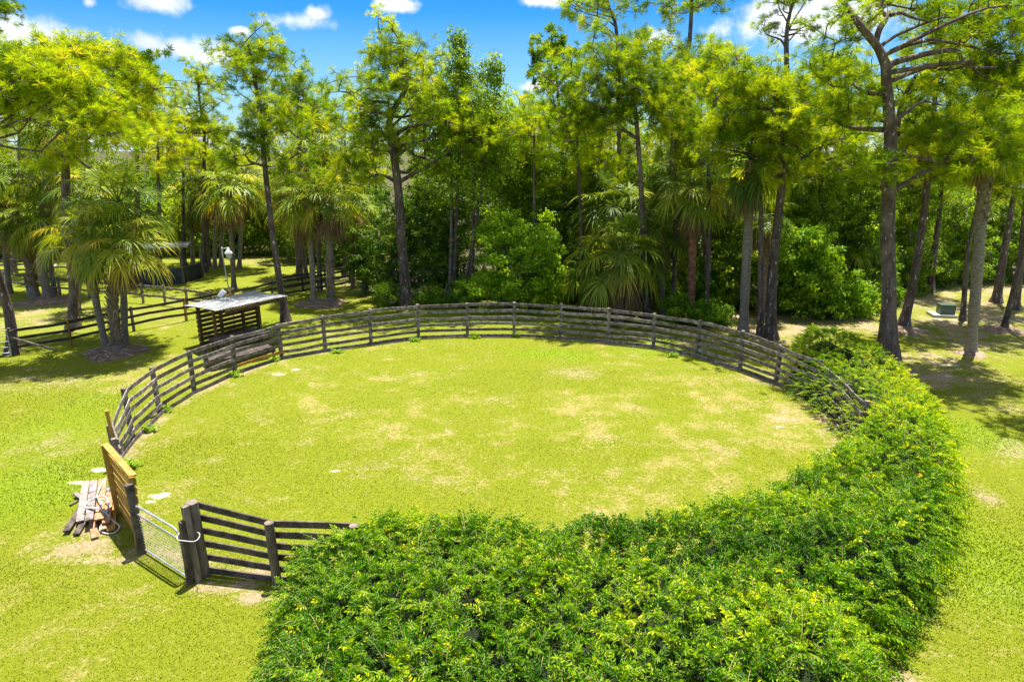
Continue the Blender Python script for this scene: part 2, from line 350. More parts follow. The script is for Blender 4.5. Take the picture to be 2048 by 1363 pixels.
FLOORP = np.array([(-9.5, 43), (-4, 40.6), (3, 39.2), (9, 38.6), (13, 38), (16.5, 37.2), (20, 38.5), (23, 42), (30, 46.5), (60, 50), (300, 60), (300, 400), (-14, 400), (-11, 60)], float)
def ground_fields(P):
    """dry, bare soil, white sand, lush (0..1)"""
    sdp = poly_sd(P, PENPOLY)
    n1 = vnoise(P, 2.6, 1, 4); n2 = vnoise(P, 0.7, 2, 4); n3 = vnoise(P, 7, 3, 3); n4 = vnoise(P, 0.35, 5, 2)
    inpen = ss(sdp, -0.2, 0.6)
    dry = 0.12 + 0.15 * inpen + (n1 - 0.5) * 1.0 + (n3 - 0.5) * 0.8 + (n2 - 0.5) * 0.9 + (n4 - 0.5) * .4
    bare = np.zeros(len(P)); sand = np.zeros(len(P)); lush = np.zeros(len(P))
    # strip of bare soil along the pen fence
    strip = ss(0.42 - np.abs(sdp - 0.25), 0, 0.4)
    cen = np.array([-0.3, 22.0]); ang = np.arctan2(P[:, 1] - cen[1], P[:, 0] - cen[0])
    bare = np.maximum(bare, strip * (0.25 + 0.65 * n2) * np.where(sdp > -0.15, 1, 0))
    for a in [(1160, 745, 1.6, 1.0, .75), (1560, 830, 1.4, 1.5, .7), (1230, 880, 1.0, .9, .6), (1430, 900, 1.3, .8, .55), (690, 830, .8, 1.0, .55), (730, 930, 1.3, .5, .75), (860, 960, 1.4, .5, .5), (1000, 800, 1.2, .8, .45),
              (1530, 760, 1.6, 1.4, .7), (1650, 870, 1.0, 1.0, .7), (840, 750, 2, .9, .4), (1480, 850, 1.2, 1.0, .4),
              (150, 1095, 1.3, .7, .8), (240, 1100, 1.0, .25, .9), (190, 1120, 1.4, .2, .9), (180, 1060, 1.2, .9, .6), (430, 1175, .7, .3, .95), (520, 1195, .6, .3, .9), (470, 1170, .7, .3, .9), (90, 890, 2.2, 1.6, .35), (100, 760, 3.5, 2.0, .45),
              (430, 740, 1.0, .6, .5), (620, 730, 1.2, .6, .5), (550, 700, 1.0, 1.0, .6), (600, 740, 1.0, .5, .6), (660, 670, 2, 2, .35), (720, 640, 1.5, 2, .4),
              (100, 620, 4, 3.0, .55), (60, 640, 4, 3, .55), (250, 625, 3, 2.5, .5), (350, 640, 2.5, 1.5, .3), (400, 600, 3, 2, .5), (690, 565, 3, 3, .6), (560, 560, 3, 2, .4), (500, 525, 8, 3, .4),
              (1750, 1363, .9, .9, .8), (1850, 1290, .5, .5, .5), (1870, 920, .5, .6, .6), (1970, 990, .6, .8, .6), (1880, 720, 2.5, 2.0, .75), (1830, 745, 2.0, 1.5, .7), (2000, 640, 4, 2.5, .85), (1900, 645, 3.5, 2.2, .85), (1980, 600, 6, 5, .75), (1830, 600, 5, 3.5, .85),
              (1600, 655, 5, 2.2, .9), (1470, 650, 5, 2.5, .7), (1400, 690, 2.5, 1.2, .5), (1300, 650, 3, 2.5, .35), (1700, 650, 4, 2.2, .8), (1570, 690, 2.5, 1.8, .8), (1790, 760, 1.6, 1.2, .8), (1960, 760, 2, 1.5, .5), (2020, 580, 5, 4, .8), (572, 646, .9, .7, .7), (815, 618, 1.0, .8, .7), (1541, 680, 1.1, .8, .8), (1487, 664, 1.0, .8, .7), (1381, 645, 1.0, .8, .6), (468, 580, 1.0, .9, .6), (1992, 606, 1.4, 1.2, .8), (148, 660, 1.0, .8, .6), (1940, 705, .9, .7, .9), (1950, 680, 3.5, 3.0, .7), (1880, 760, 2.0, 1.6, .75), (1990, 800, 2.0, 2.0, .5), (2030, 900, 1.2, 1.5, .5), (1900, 610, 6, 4, .8), (1500, 640, 5, 3, .8)]:
        bare = np.maximum(bare, blob(P, *a[:4]) * a[4])
    for a in [(285, 937, .55, .20, 1), (310, 940, .4, .15, .9), (312, 992, .42, .18, 1), (298, 1003, .3, .14, .9), (330, 988, .2, .12, .9), (160, 965, .55, .14, .9), (200, 940, .4, .2, .9), (130, 970, .4, .07, .8), (600, 738, .6, .18, 1), (560, 748, .5, .2, .8),
              (1557, 852, .35, .15, 1), (770, 760, .4, .1, .6), (690, 850, .3, .5, .45), (745, 925, .7, .16, .8), (670, 942, .5, .12, .7), (1900, 730, .7, .25, .8), (1905, 752, .5, .3, .6), (205, 765, .05, .6, .8), (575, 995, .25, .12, .6), (360, 1162, .2, .1, .6), (60, 530, 9, .5, .9),
              (1990, 655, 1.5, .8, .6), (1900, 637, 2.2, 1.0, .6), (180, 1120, .5, .2, .5), (420, 1165, .35, .15, .7), (510, 1355, .1, .06, .8), (580, 1150, .2, .1, .7), (1640, 640, 1, .5, .3)]:
        sand = np.maximum(sand, blob(P, *a[:4]) * a[4])
    for a in [(1090, 708, 2.2, .9, 1), (1150, 715, 1.2, .8, .8), (1330, 700, 3, 1.6, .5), (1050, 620, 8, 3, .9), (900, 635, 4, 2, .8), (450, 720, 1, 1, .4), (540, 655, 2, 3, .5), (130, 850, 3, 4, .5), (60, 980, 3, 3, .6), (1950, 1100, 3, 4, .6), (1420, 700, 2, 1, .6), (350, 950, 1, 1, .4), (1960, 870, 2, 2.5, .7), (480, 800, 2, 1.5, .35)]:
        lush = np.maximum(lush, blob(P, *a[:4]) * a[4])
    bare = np.maximum(bare, (.30 * inpen + .16) * ss(vnoise(P, 1.1, 12, 4), .40, .90) + .20 * ss(n1, .6, .9))
    bare = bare * (1 - .32 * inpen * (sdp > .6))
    bare = np.clip(bare * (.85 + (n2 - 0.5) * 1.6 + (n4 - 0.5) * 1.0), 0, 1)
    sand = np.clip(sand * (.8 + (n2 - 0.5) * 1.8 + (n4 - 0.5) * 1.2), 0, 1)
    lush = ss(lush + (n1 - 0.5) * 0.5, 0.15, 0.8)
    dry = np.clip(dry - lush * 0.8, 0, 1)
    return dry, bare, sand, lush

xs = np.concatenate([[-1500, -700, -300, -150, -90, -65], np.arange(-50, -14, 0.3), np.arange(-14, 16, 0.12), np.arange(16, 50.1, 0.3), [65, 90, 150, 300, 700, 1500]])
ys = np.concatenate([[-400, -100, -30, -8, 0, 4], np.arange(6, 30, 0.12), np.arange(30, 70, 0.3), [75, 85, 100, 130, 180, 300, 700, 1600]])
gx, gy = np.meshgrid(xs, ys); GP = np.stack([gx.ravel(), gy.ravel()], 1)
dry, bare, sand, lush = ground_fields(GP)
gz = (vnoise(GP, 3.0, 9, 3) - 0.5) * 0.10 * np.clip(1 - np.abs(GP[:, 0]) / 60, 0, 1)
GV = np.c_[GP, gz]; nx, ny = len(xs), len(ys)
ii = (np.arange(ny - 1)[:, None] * nx + np.arange(nx - 1)[None]).ravel()
GF = np.stack([ii, ii + 1, ii + nx + 1, ii + nx], 1)
m, t, b = mat_new('grass_ground')
tcn = N(t, 'ShaderNodeTexCoord'); oc = tcn.outputs['Object']
def attr(nm): return N(t, 'ShaderNodeAttribute', attribute_name=nm).outputs['Fac']
fine = noise(t, oc, 9, 6, 0.75); mid = noise(t, oc, 1.6, 5, 0.65); vf = noise(t, oc, 38, 4, 0.8)
fsp = math_node(t, 'ADD', math_node(t, 'MULTIPLY', fine, 0.6), math_node(t, 'MULTIPLY', vf, 0.6))
green = mixc(t, smooth(t, fsp, 0.42, 0.80), (0.115, 0.145, 0.007), (0.200, 0.220, 0.013))
green = mixc(t, attr('lush'), green, mixc(t, smooth(t, fsp, 0.4, .8), (0.09, 0.15, 0.005), (0.20, 0.27, 0.010)))
dryc = mixc(t, smooth(t, fsp, 0.40, 0.78), (0.19, 0.165, 0.035), (0.33, 0.275, 0.095))
dm = math_node(t, 'ADD', attr('dry'), math_node(t, 'MULTIPLY', math_node(t, 'SUBTRACT', math_node(t, 'ADD', math_node(t, 'MULTIPLY', mid, .5), math_node(t, 'MULTIPLY', fine, .5)), 0.5), 2.6))
c = mixc(t, smooth(t, dm, 0.2, 0.95), green, dryc)
soil = mixc(t, smooth(t, fsp, 0.4, .8), (0.22, 0.145, 0.09), (0.43, 0.32, 0.225))
bm = math_node(t, 'ADD', attr('bare'), math_node(t, 'MULTIPLY', math_node(t, 'SUBTRACT', math_node(t, 'ADD', math_node(t, 'MULTIPLY', fine, .75), math_node(t, 'MULTIPLY', mid, .25)), 0.5), 3.4))
c = mixc(t, math_node(t, 'MULTIPLY', smooth(t, bm, 0.15, 1.0), .85), c, soil)
sm = math_node(t, 'ADD', attr('sand'), math_node(t, 'MULTIPLY', math_node(t, 'SUBTRACT', fine, 0.5), 1.4))
c = mixc(t, smooth(t, sm, 0.35, 0.8), c, (0.52, 0.45, 0.37))
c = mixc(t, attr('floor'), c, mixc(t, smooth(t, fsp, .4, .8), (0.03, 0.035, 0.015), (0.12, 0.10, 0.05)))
t.links.new(c, b.inputs['Base Color']); b.inputs['Roughness'].default_value = 0.95; b.inputs['Specular IOR Level'].default_value = 0.1
bp = N(t, 'ShaderNodeBump'); bp.inputs['Strength'].default_value = 0.8; bp.inputs['Distance'].default_value = 0.06
t.links.new(fsp, bp.inputs['Height']); t.links.new(bp.outputs[0], b.inputs['Normal'])
me = mk_mesh('ground', GV, [GF], m, None, True)
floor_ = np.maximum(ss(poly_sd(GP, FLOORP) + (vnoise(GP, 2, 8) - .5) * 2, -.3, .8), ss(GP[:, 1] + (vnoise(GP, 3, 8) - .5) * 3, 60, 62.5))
for nm, arr in (('floor', floor_), ('dry', dry), ('bare', bare), ('sand', sand), ('lush', lush)):
    a = me.attributes.new(nm, 'FLOAT', 'POINT'); a.data.foreach_set('value', arr.astype(np.float32))
gr = link('ground', me); tag(gr, kind='structure')

# grass blades (stuff)
def grass_blades():
    Pn = []
    for y0, y1, dn in ((7, 14, 900), (14, 20, 620), (20, 27, 380), (27, 36, 200)):
        w = y1 * 0.95 + 2
        n = int(2 * w * (y1 - y0) * dn); P = np.c_[rng.uniform(-w, w, n), rng.uniform(y0, y1, n)]
        P = P[np.abs(P[:, 0]) < (P[:, 1] * 0.96 + CAMH * .27) * 0.92 + .6]
        Pn.append(P)
    P = np.concatenate(Pn)
    sd = poly_sd(P, HPOLY); P = P[sd < 0.5]
    d, ba, sa, lu = ground_fields(P)
    keep = rng.random(len(P)) > np.clip(ba * 0.85 + sa * 1.2 + .05 + 0.15 * d, 0, 1)
    P, d, lu = P[keep], d[keep], lu[keep]
    n = len(P); z = (vnoise(P, 3.0, 9, 3) - 0.5) * 0.10
    a = rng.uniform(0, 2 * math.pi, n); far = 1 + P[:, 1] / 40
    L = rng.uniform(0.013, 0.038, n) * (1 - .25 * d) * (1 + .5 * lu); W = rng.uniform(0.010, 0.020, n) * far
    base = np.c_[P, z - 0.004]; s = np.c_[np.cos(a), np.sin(a), np.zeros(n)]
    lean = rand_dirs(n) * np.array([1, 1, 0]) * 0.75
    tip = base + (np.array([0, 0, 1.0]) + lean) * L[:, None]
    V = np.stack([base - s * W[:, None] / 2, base + s * W[:, None] / 2, tip], 1).reshape(-1, 3)
    F = np.arange(3 * n).reshape(-1, 3)
    ti = np.clip(0.30 + 0.55 * d - 0.25 * lu + rng.normal(0, 0.11, n), 0, 1)
    return mk_mesh('grass', V, [F], 'grass', np.repeat(ti, 3))
gb = link('grass', grass_blades()); tag(gb, 'short yellow green lawn grass growing in and around the round pen', 'grass', kind='stuff')

# ------------------------------------------------------------------ pen fence
def upright(bpx, tpx, lift=0.0):
    b = G(*bpx); t = A(tpx[0], tpx[1], b[1]); return b, t
posts = [upright(b_, t_) for b_, t_ in zip(POSTB, POSTT)]
cen = np.array([-0.3, 22.0, 0])
fence = thing('round_pen_fence', 'weathered grey six-board timber fence curving round the riding pen', 'fence', (0, 32.0, 0))
fr = [0.965, 0.775, 0.585, 0.395, 0.205]
def post_obj(b, t, name, parent, mat, w=0.13, top=0.05, rnd=False):
    mb = MB(); d = unit(t - b)
    if rnd: mb.tube(curve_pts([b - d * .1, b + (t - b) * .5, t + d * top], 6), w / 2, 10, True, 0.02)
    else: mb.bar(b - d * 0.1, t + d * top, w, w, up=unit(np.array([b[0], b[1] - 22, 0.01])))
    return mb.build(name, mat, parent)
for b_, t_ in posts: post_obj(b_, t_, 'post', fence, 'board', 0.13, rng.uniform(0.0, 0.07))
def bay(p0, p1, parent, special=False):
    (b0, t0), (b1, t1) = p0, p1
    mid_ = (b0 + b1) / 2; inn = unit(cen - mid_) * np.array([1, 1, 0]); off = inn * 0.09
    for k, f in enumerate(fr):
        a = b0 + (t0 - b0) * (f + rng.normal(0, .006)); c_ = b1 + (t1 - b1) * (f + rng.normal(0, .006))
        d = unit(c_ - a) * 0.02
        mb = MB(); mb.bar(a + off - d, c_ + off * (1 + rng.uniform(0, .25)) + d, 0.035, rng.uniform(.125, .15), seg=6, warp=0.016)
        new = special and k == 4
        o = mb.build('rail', 'newwood' if new else 'board', parent)
        if new: o['label'] = 'new bright orange replacement board, lowest rail'
    mb = MB(); a = b0 + np.array([0, 0, .05]); c_ = b1 + np.array([0, 0, .05])
    mb.bar(a + off, c_ + off, 0.035, 0.15, seg=6, warp=0.008); mb.build('kickboard', 'board', parent)
for i in range(len(posts) - 1): bay(posts[i], posts[i + 1], fence, special=(i == 4))
end = upright((252, 985), (228, 880)); post_obj(*end, 'post', fence, 'board'); bay(end, posts[0], fence)
p19 = (G(1712, 905), G(1712, 905) + np.array([0.1, 0, 1.65])); post_obj(*p19, 'post', fence, 'board'); bay(posts[-1], p19, fence)
# near run beside the gate
near = thing('pen_fence_run', 'dark six-board fence run beside the round gate post, end swallowed by the hedge', 'fence', G(470, 1150))
n0 = upright((408, 1150), (383, 1006)); n1 = upright((555, 1170), (538, 1047)); n2b = G(720, 1190); n2 = (n2b, n2b + np.array([-.02, 0, 1.62]))
n3b = n2b + np.array([2.4, -0.25, 0]); n3 = (n3b, n3b + np.array([0, 0, 1.62]))
for p_, w_ in ((n0, .27), (n1, .20), (n2, .2), (n3, .2)): post_obj(*p_, 'post', near, 'greywood', w_, 0.03, True)
NEARR = [0.955, 0.78, 0.60, 0.415, 0.225, 0.045]
for (b0, t0), (b1, t1) in ((n0, n1), (n1, n2), (n2, n3)):
    inn = np.array([0.0, 1, 0]) * 0.12
    for f in NEARR:
        a = b0 + (t0 - b0) * f + inn; c_ = b1 + (t1 - b1) * f + inn; d = unit(c_ - a) * .02
        mb = MB(); mb.bar(a - d, c_ + d, .04, .145, seg=6, warp=.006); mb.build('rail', 'darkboard', near)
# posts beside the gate
q = upright((397, 1162), (370, 1016)); gp = thing('gate_post', 'squared brown post strapped against the round post at the gate', 'post', q[0]); post_obj(*q, 'shaft', gp, 'greywood', .12)
q = upright((381, 1166), (365, 1046)); gp2 = thing('gate_post', 'shorter dark squared post where the tube gate closes', 'post', q[0]); post_obj(*q, 'shaft', gp2, 'darkboard', .12)
mb = MB(); cc = q[0] + (q[1] - q[0]) * 0.80 + np.array([.10, 0, 0]); a = np.linspace(0, 2 * math.pi, 25)
mb.tube(np.c_[cc[0] + .22 * np.cos(a), cc[1] - .02 + .20 * np.sin(a), cc[2] - .10 * np.cos(a * 1) * .3 + .02 * np.sin(a * 3)], .008, 6, False)
o = mb.build('gate_chain', 'white', None, True, cc); tag(o, 'white loop of chain holding the tube gate to its posts', 'chain')

# tube gate
gl, gt_ = upright((291, 1104), (273, 1004)); gR = G(380, 1162); gl = gl + np.array([0, 0, .06]); gR = gR + np.array([0, 0, .06])
gate = thing('tube_gate', 'galvanised tube gate with wire mesh hung on dark post', 'gate', gl)
hgt = 1.18; ux = unit(gR - gl); Wd = np.linalg.norm(gR - gl) - .06; upv = unit(np.array([-0.055, 0, 1.0]))
def gp_(x, z): return gl + ux * x + upv * z
mb = MB(); r_ = .2
path = [gp_(0, 0), gp_(0, hgt - r_), gp_(.02, hgt - .08), gp_(.08, hgt - .02), gp_(r_, hgt), gp_(Wd - r_, hgt), gp_(Wd - .07, hgt - .03), gp_(Wd - .02, hgt - .09), gp_(Wd, hgt - r_ - .02), gp_(Wd, 0)]
dense = []
for i in range(len(path) - 1):
    for q in np.linspace(0, 1, 5)[:-1]: dense.append(path[i] + (path[i + 1] - path[i]) * q)
dense.append(path[-1]); mb.tube(dense, .026, 10)
mb.build('frame', 'tube', gate, True)
for z in (.02, hgt * .80):
    mb = MB(); mb.tube([gp_(0, z), gp_(Wd / 2, z), gp_(Wd, z)], .021, 10); mb.build('crossbar', 'tube', gate, True)
mb = MB()
for x in np.arange(.06, Wd - .02, .075): mb.tube([gp_(x, .02), gp_(x, hgt * .8)], .0035, 3, False)
for z in np.arange(.06, hgt * .8, .075): mb.tube([gp_(0, z), gp_(Wd, z)], .0035, 3, False)
mb.build('wire_mesh', 'wire', gate)
q = upright((285, 1104), (258, 972)); gp3 = thing('gate_post', 'dark squared hinge post between wooden panel and tube gate', 'post', q[0]); post_obj(*q, 'shaft', gp3, 'darkboard', .15)

# yellow board panel
pl, plt = upright((236, 1026), (207, 889)); pr, prt = upright((278, 1098), (262, 953))
panel = thing('board_panel', 'bright yellow new timber panel of horizontal boards left of gate', 'panel', pl)
outn = unit(np.cross(pr - pl, np.array([0, 0, 1.0]))) ; outn = outn if outn[0] > 0 else -outn
mb = MB(); mb.bar(pl - [0, 0, .05], plt, .11, .11, up=outn); mb.build('post', 'newwood', panel)
mb = MB(); mb.bar(pr - [0, 0, .05] - outn * .02, prt, .10, .10, up=outn); mb.build('post', 'newwood', panel)
for k in range(8):
    f = .06 + k * .122; a = pl + (plt - pl) * f + outn * .08; c_ = pr + (prt - pr) * f + outn * .08
    mb = MB(); mb.bar(a, c_, .03, .17 if k != 7 else .15, seg=4, warp=.004); mb.build('board', 'newwood', panel)
mb = MB(); mb.bar(plt + outn * .04 + [0, 0, .01], prt + outn * .04 + [0, 0, .01], .15, .035); mb.build('top_cap', 'newwood', panel)

q = upright((240, 935), (214, 824)); ob = thing('stake', 'short orange timber stake leaning outside the pen fence corner', 'stake', q[0]); post_obj(*q, 'shaft', ob, 'newwood', .09)

# plank pile
PL = [((172, 962), (160, 1042), .16, 'white', 'pale weathered plank on the left of the board pile', .17), ((188, 960), (178, 1040), .34, 'board', 'grey plank on top of the board pile', .17), ((205, 958), (199, 1038), .30, 'brownwood', 'red brown plank in the middle of the pile', .19),
      ((222, 975), (212, 1045), .22, 'brownwood', 'brown plank under the hose loop', .17), ((232, 965), (222, 1060), .10, 'newwood', 'yellow brown plank nearest the wooden panel', .17), ((180, 985), (132, 1062), .10, 'darkboard', 'dark split plank reaching out of the pile toward lower left', .15),
      ((195, 1000), (152, 1068), .06, 'darkboard', 'short black plank poking out under the pile', .14), ((182, 1020), (190, 1075), .05, 'brownwood', 'brown plank end lying on the sand below the pile', .15), ((210, 1000), (208, 1058), .12, 'brownwood', 'brown plank standing out at the lower right of the pile', .15),
      ((150, 985), (200, 1022), .12, 'board', 'short grey plank crossing under the pile at left', .12), ((140, 1010), (175, 990), .03, 'limb', 'thin pale lath lying left of the pile', .06), ((195, 965), (228, 985), .26, 'board', 'grey offcut lying across the far end of the pile', .14)]
M['white2'] = rough_mat('bleached_plank', (0.17, 0.14, 0.12), (0.31, 0.27, 0.235), 5, (1, 1, 1), 0.85, 0.3)
for a_, b_, z_, mt, lb, w_ in PL:
    A_, B_ = G(*a_, z_), G(*b_, z_ * .8 + .01); mb = MB(); mb.bar(A_, B_, w_, .04)
    o = mb.build('plank', 'white2' if mt == 'white' else mt, None, False, (A_ + B_) / 2); tag(o, lb, 'plank', 'old boards piled beside the wooden panel')
HOSE = [(212, 955), (200, 975), (194, 992), (203, 1006), (192, 1015), (170, 1012), (183, 998), (206, 991), (217, 1002), (215, 1018), (206, 1040), (200, 1058), (212, 1066), (230, 1064), (239, 1052), (225, 1040), (208, 1022), (190, 1016), (166, 1015)]
HZ = [.30, .36, .40, .40, .38, .30, .36, .40, .36, .30, .14, .05, .04, .04, .06, .14, .28, .38, .30]
mb = MB(); mb.tube(curve_pts([G(*p, z) for p, z in zip(HOSE, HZ)], 90), .018, 7)
o = mb.build('hose', 'rope', None, True, G(200, 1015)); tag(o, 'pale garden hose looped over the pile of old boards', 'hose')

# ------------------------------------------------------------------ paddock fences
def rail_fence(name, label, line, h, nrail, mat, postmat, tops=None, w=.11, special={}, missing=()):
    t_ = thing(name, label, 'fence', G(*line[len(line) // 2]))
    P = [G(*p) for p in line]
    for i, p in enumerate(P):
        mb = MB(); mb.bar(p - [0, 0, .1], p + [rng.normal(0, .02), 0, h + .12], w, w, up=(0, 1, 0)); o = mb.build('post', special.get(i, postmat), t_)
        if i in special: o['label'] = 'orange new timber post'
    for i in range(len(P) - 1):
        if i in missing: continue
        for k in range(nrail):
            z = h * (1 - k / nrail) - .02; mb = MB(); mb.bar(P[i] + [0, -.08, z], P[i + 1] + [0, -.08, z], .035, .13, seg=3, warp=.012); mb.build('rail', mat, t_)
    return t_
rail_fence('paddock_fence', 'black three-rail paddock fence running from the left edge behind the shelter to the bushes', [(28, 710), (142, 691), (268, 661), (373, 641), (470, 620), (546, 602), (640, 585), (705, 572)], 1.15, 3, 'blackboard', 'greywood', special={1: 'newwood', 3: 'newwood'})
rail_fence('paddock_fence', 'brown two-rail paddock fence slanting behind the palms to the shelter roof', [(-60, 574), (14, 578), (56, 584), (121, 591), (180, 597), (230, 601), (287, 606), (331, 610), (376, 616), (425, 624)], 1.1, 2, 'board', 'board')
rail_fence('paddock_fence', 'distant rail fence with three rails behind the left palms', [(-120, 556), (-50, 553), (25, 549), (100, 545), (165, 541)], 1.15, 3, 'board', 'board')
rail_fence('paddock_fence', 'far rail fence meeting the bushes behind the booted palm', [(560, 590), (606, 582), (652, 572), (700, 566), (735, 566)], 1.1, 2, 'blackboard', 'blackboard')
q = upright((33, 710), (22, 662)); cp = thing('corner_post', 'stout black corner post with diagonal brace at the left edge', 'post', q[0]); post_obj(*q, 'shaft', cp, 'blackboard', .2)
mb = MB(); mb.bar(G(33, 710) + [0, -.1, .85], G(112, 702) + [0, -.1, .1], .08, .08); mb.build('brace', 'board', cp)
tg = thing('pipe_gate', 'thin grey pipe gate cut by the left edge of the photo', 'gate', G(-20, 712))
b0, b1 = G(24, 711), G(-70, 722)
mb = MB(); z_ = np.array([0, 0, 1.0]); mb.tube([b0 + z_ * .15, b0 + z_ * 1.2], .025, 8); mb.tube([b1 + z_ * .15, b1 + z_ * 1.2], .025, 8); mb.build('upright_tube', 'tube', tg, True)
for k in range(5):
    mb = MB(); mb.tube([b0 + z_ * (.15 + k * .26), b1 + z_ * (.15 + k * .26)], .022, 8); mb.build('bar', 'tube', tg, True)

# ------------------------------------------------------------------ shelter
RL, RFL, RR, RBR = A(368, 611, 30.5), A(432, 620, 28.4), A(575, 592, 31.3), A(510, 581, 34.0)
shed = thing('feed_shelter', 'small slatted timber shelter with corrugated metal roof behind the pen fence', 'shelter', G(400, 692))
nu, nv = 90, 8; V = []; 
for j in range(nv + 1):
    for i in range(nu + 1):
        u, v = i / nu, j / nv; p = (RL * (1 - u) + RBR * u) * (1 - v) + (RFL * (1 - u) + RR * u) * v
        V.append(p + [0, 0, .022 * math.sin(i / nu * 2 * math.pi * 24) + .02 * math.sin(u * 3 + v * 5)])
V = np.array(V); i_ = (np.arange(nv)[:, None] * (nu + 1) + np.arange(nu)[None]).ravel()
Fq = np.stack([i_, i_ + 1, i_ + nu + 2, i_ + nu + 1], 1); n_ = len(V)
V2 = V - [0, 0, .006]
mb = MB(); mb.add(V, Fq); mb.add(V2, Fq[:, ::-1])
mb.build('roof', 'tin', shed, True)
wl, wr = G(400, 693), G(520, 661); ztop = 1.75
wdir = unit(wr - wl); wn = np.array([wdir[1], -wdir[0], 0])       # toward the pen
mb = MB()
for k in range(8): mb.bar(wl + [0, 0, .12 + k * .215], wr + [0, 0, .12 + k * .215], .03, .165, seg=3, warp=.004)
mb.build('slat_wall', 'slat', shed)
for f in (.03, .36, .72, .97):
    mb = MB(); p = wl + (wr - wl) * f + wn * .07; mb.bar(p - [0, 0, .1], p + [0, 0, 1.82], .12, .12, up=wn); mb.build('wall_post', 'slat', shed)
fl_, fr_ = G(414, 738), G(562, 705)
for p in (fl_, fr_):
    mb = MB(); p = p.copy(); mb.bar(p - [0, 0, .1], p + [0, 0, .95], .13, .13, up=wn); mb.build('front_post', 'darkboard', shed)
mb = MB(); mb.bar(wl + [0, 0, 1.86] + wn * .07, wr + [0, 0, 1.86] + wn * .07, .06, .15); mb.bar(RFL + [.35, .1, -.12], RR + [-.35, -.1, -.12], .05, .15); mb.build('beam', 'slat', shed)
for f in (.1, .5, .9):
    mb = MB(); mb.bar((RL * (1 - f) + RBR * f) + wn * .2 + [0, 0, -.09], (RFL * (1 - f) + RR * f) - wn * .1 + [0, 0, -.09], .05, .09); mb.build('rafter', 'slat', shed)
for k_, p_ in ((0, RFL + (RR - RFL) * .12 - wn * .9), (1, RFL + (RR - RFL) * .80 - wn * 1.2)):
    mb = MB(); pz = p_.copy(); pz[2] = 0; mb.bar(pz, [p_[0], p_[1], p_[2] - .15], .1, .1, up=wn); mb.build('roof_post', 'slat', shed)
# benches under and in front of the shelter
def table(label, c0, c1, depth, h, mat, cat='table', nslat=5):
    """c0, c1 front edge ends on the ground; depth away from the pen"""
    t_ = thing('feed_table', label, cat, (c0 + c1) / 2)
    dr = unit(c1 - c0); nn = -np.array([dr[1], -dr[0], 0])
    mb = MB()
    for k in range(nslat):
        o_ = nn * (depth * (k + .5) / nslat) + [0, 0, h]; mb.bar(c0 + o_, c1 + o_, depth / nslat - .015, .035, seg=2, warp=.004)
    mb.build('tabletop', mat, t_)
    for p in (c0 + dr * .1 + nn * .1, c1 - dr * .1 + nn * .1, c0 + dr * .1 + nn * (depth - .1), c1 - dr * .1 + nn * (depth - .1), (c0 + c1) / 2 + nn * .1, (c0 + c1) / 2 + nn * (depth - .1)):
        mb = MB(); mb.bar(p, p + [0, 0, h - .02], .08, .08, up=nn); mb.build('leg', 'darkboard', t_)
    mb = MB(); mb.bar(c0 + nn * .03 + [0, 0, h - .1], c1 + nn * .03 + [0, 0, h - .1], .03, .14); mb.build('apron', mat, t_)
table('dark slatted feed table standing under the shelter roof', G(445, 722), G(545, 697), 1.1, .82, 'darkboard')
table('low dark weathered platform between the shelter and pen fence', G(426, 742), G(553, 714), 1.2, .42, 'darkboard', 'platform')
bk = thing('white_bucket', 'white bucket with an orange block beside it on the shelter roof edge', 'bucket', (RL * .45 + RBR * .55))
c_ = RL * .52 + RBR * .48 + wn * .18; mb = MB(); mb.tube([c_ + [-.14, 0, .10], c_ + [.0, .04, .24], c_ + [.12, .08, .36]], [.11, .12, .135], 16); mb.build('pail', 'white', bk, True)
mb = MB(); mb.box(c_ + np.array([.36, .1, .2]), .14, .12, .36, .4); mb.build('orange_block', 'newwood', bk)

# yard lamp
Yl = 34.6; lt = A(444, 502, Yl); lb_ = np.array([lt[0] + .22, Yl, 0])
lamp = thing('yard_lamp', 'yard lamp with white shade on a thin grey pole behind the shelter', 'lamp', lb_)
mb = MB(); mb.tube(curve_pts([lb_, (lb_ + lt) / 2, lt, lt + [.06, 0, .12], lt + [.28, 0, .16]], 24), .032, 8); mb.build('pole', 'tube', lamp, True)
h_ = A(457, 506, Yl); rr = .24
mb = MB(); mb.tube([h_ + [0, 0, .30], h_ + [0, 0, .22], h_ + [0, 0, .14], h_ + [0, 0, .05], h_ + [0, 0, -.02]], [.04, .07, .10, .18, .20], 16); mb.build('shade', 'white', lamp, True)
mb = MB(); mb.tube([h_ + [0, 0, -.02], h_ + [0, 0, -.16], h_ + [0, 0, -.26]], [.15, .14, .10], 16); mb.build('glass', 'glass', lamp, True)

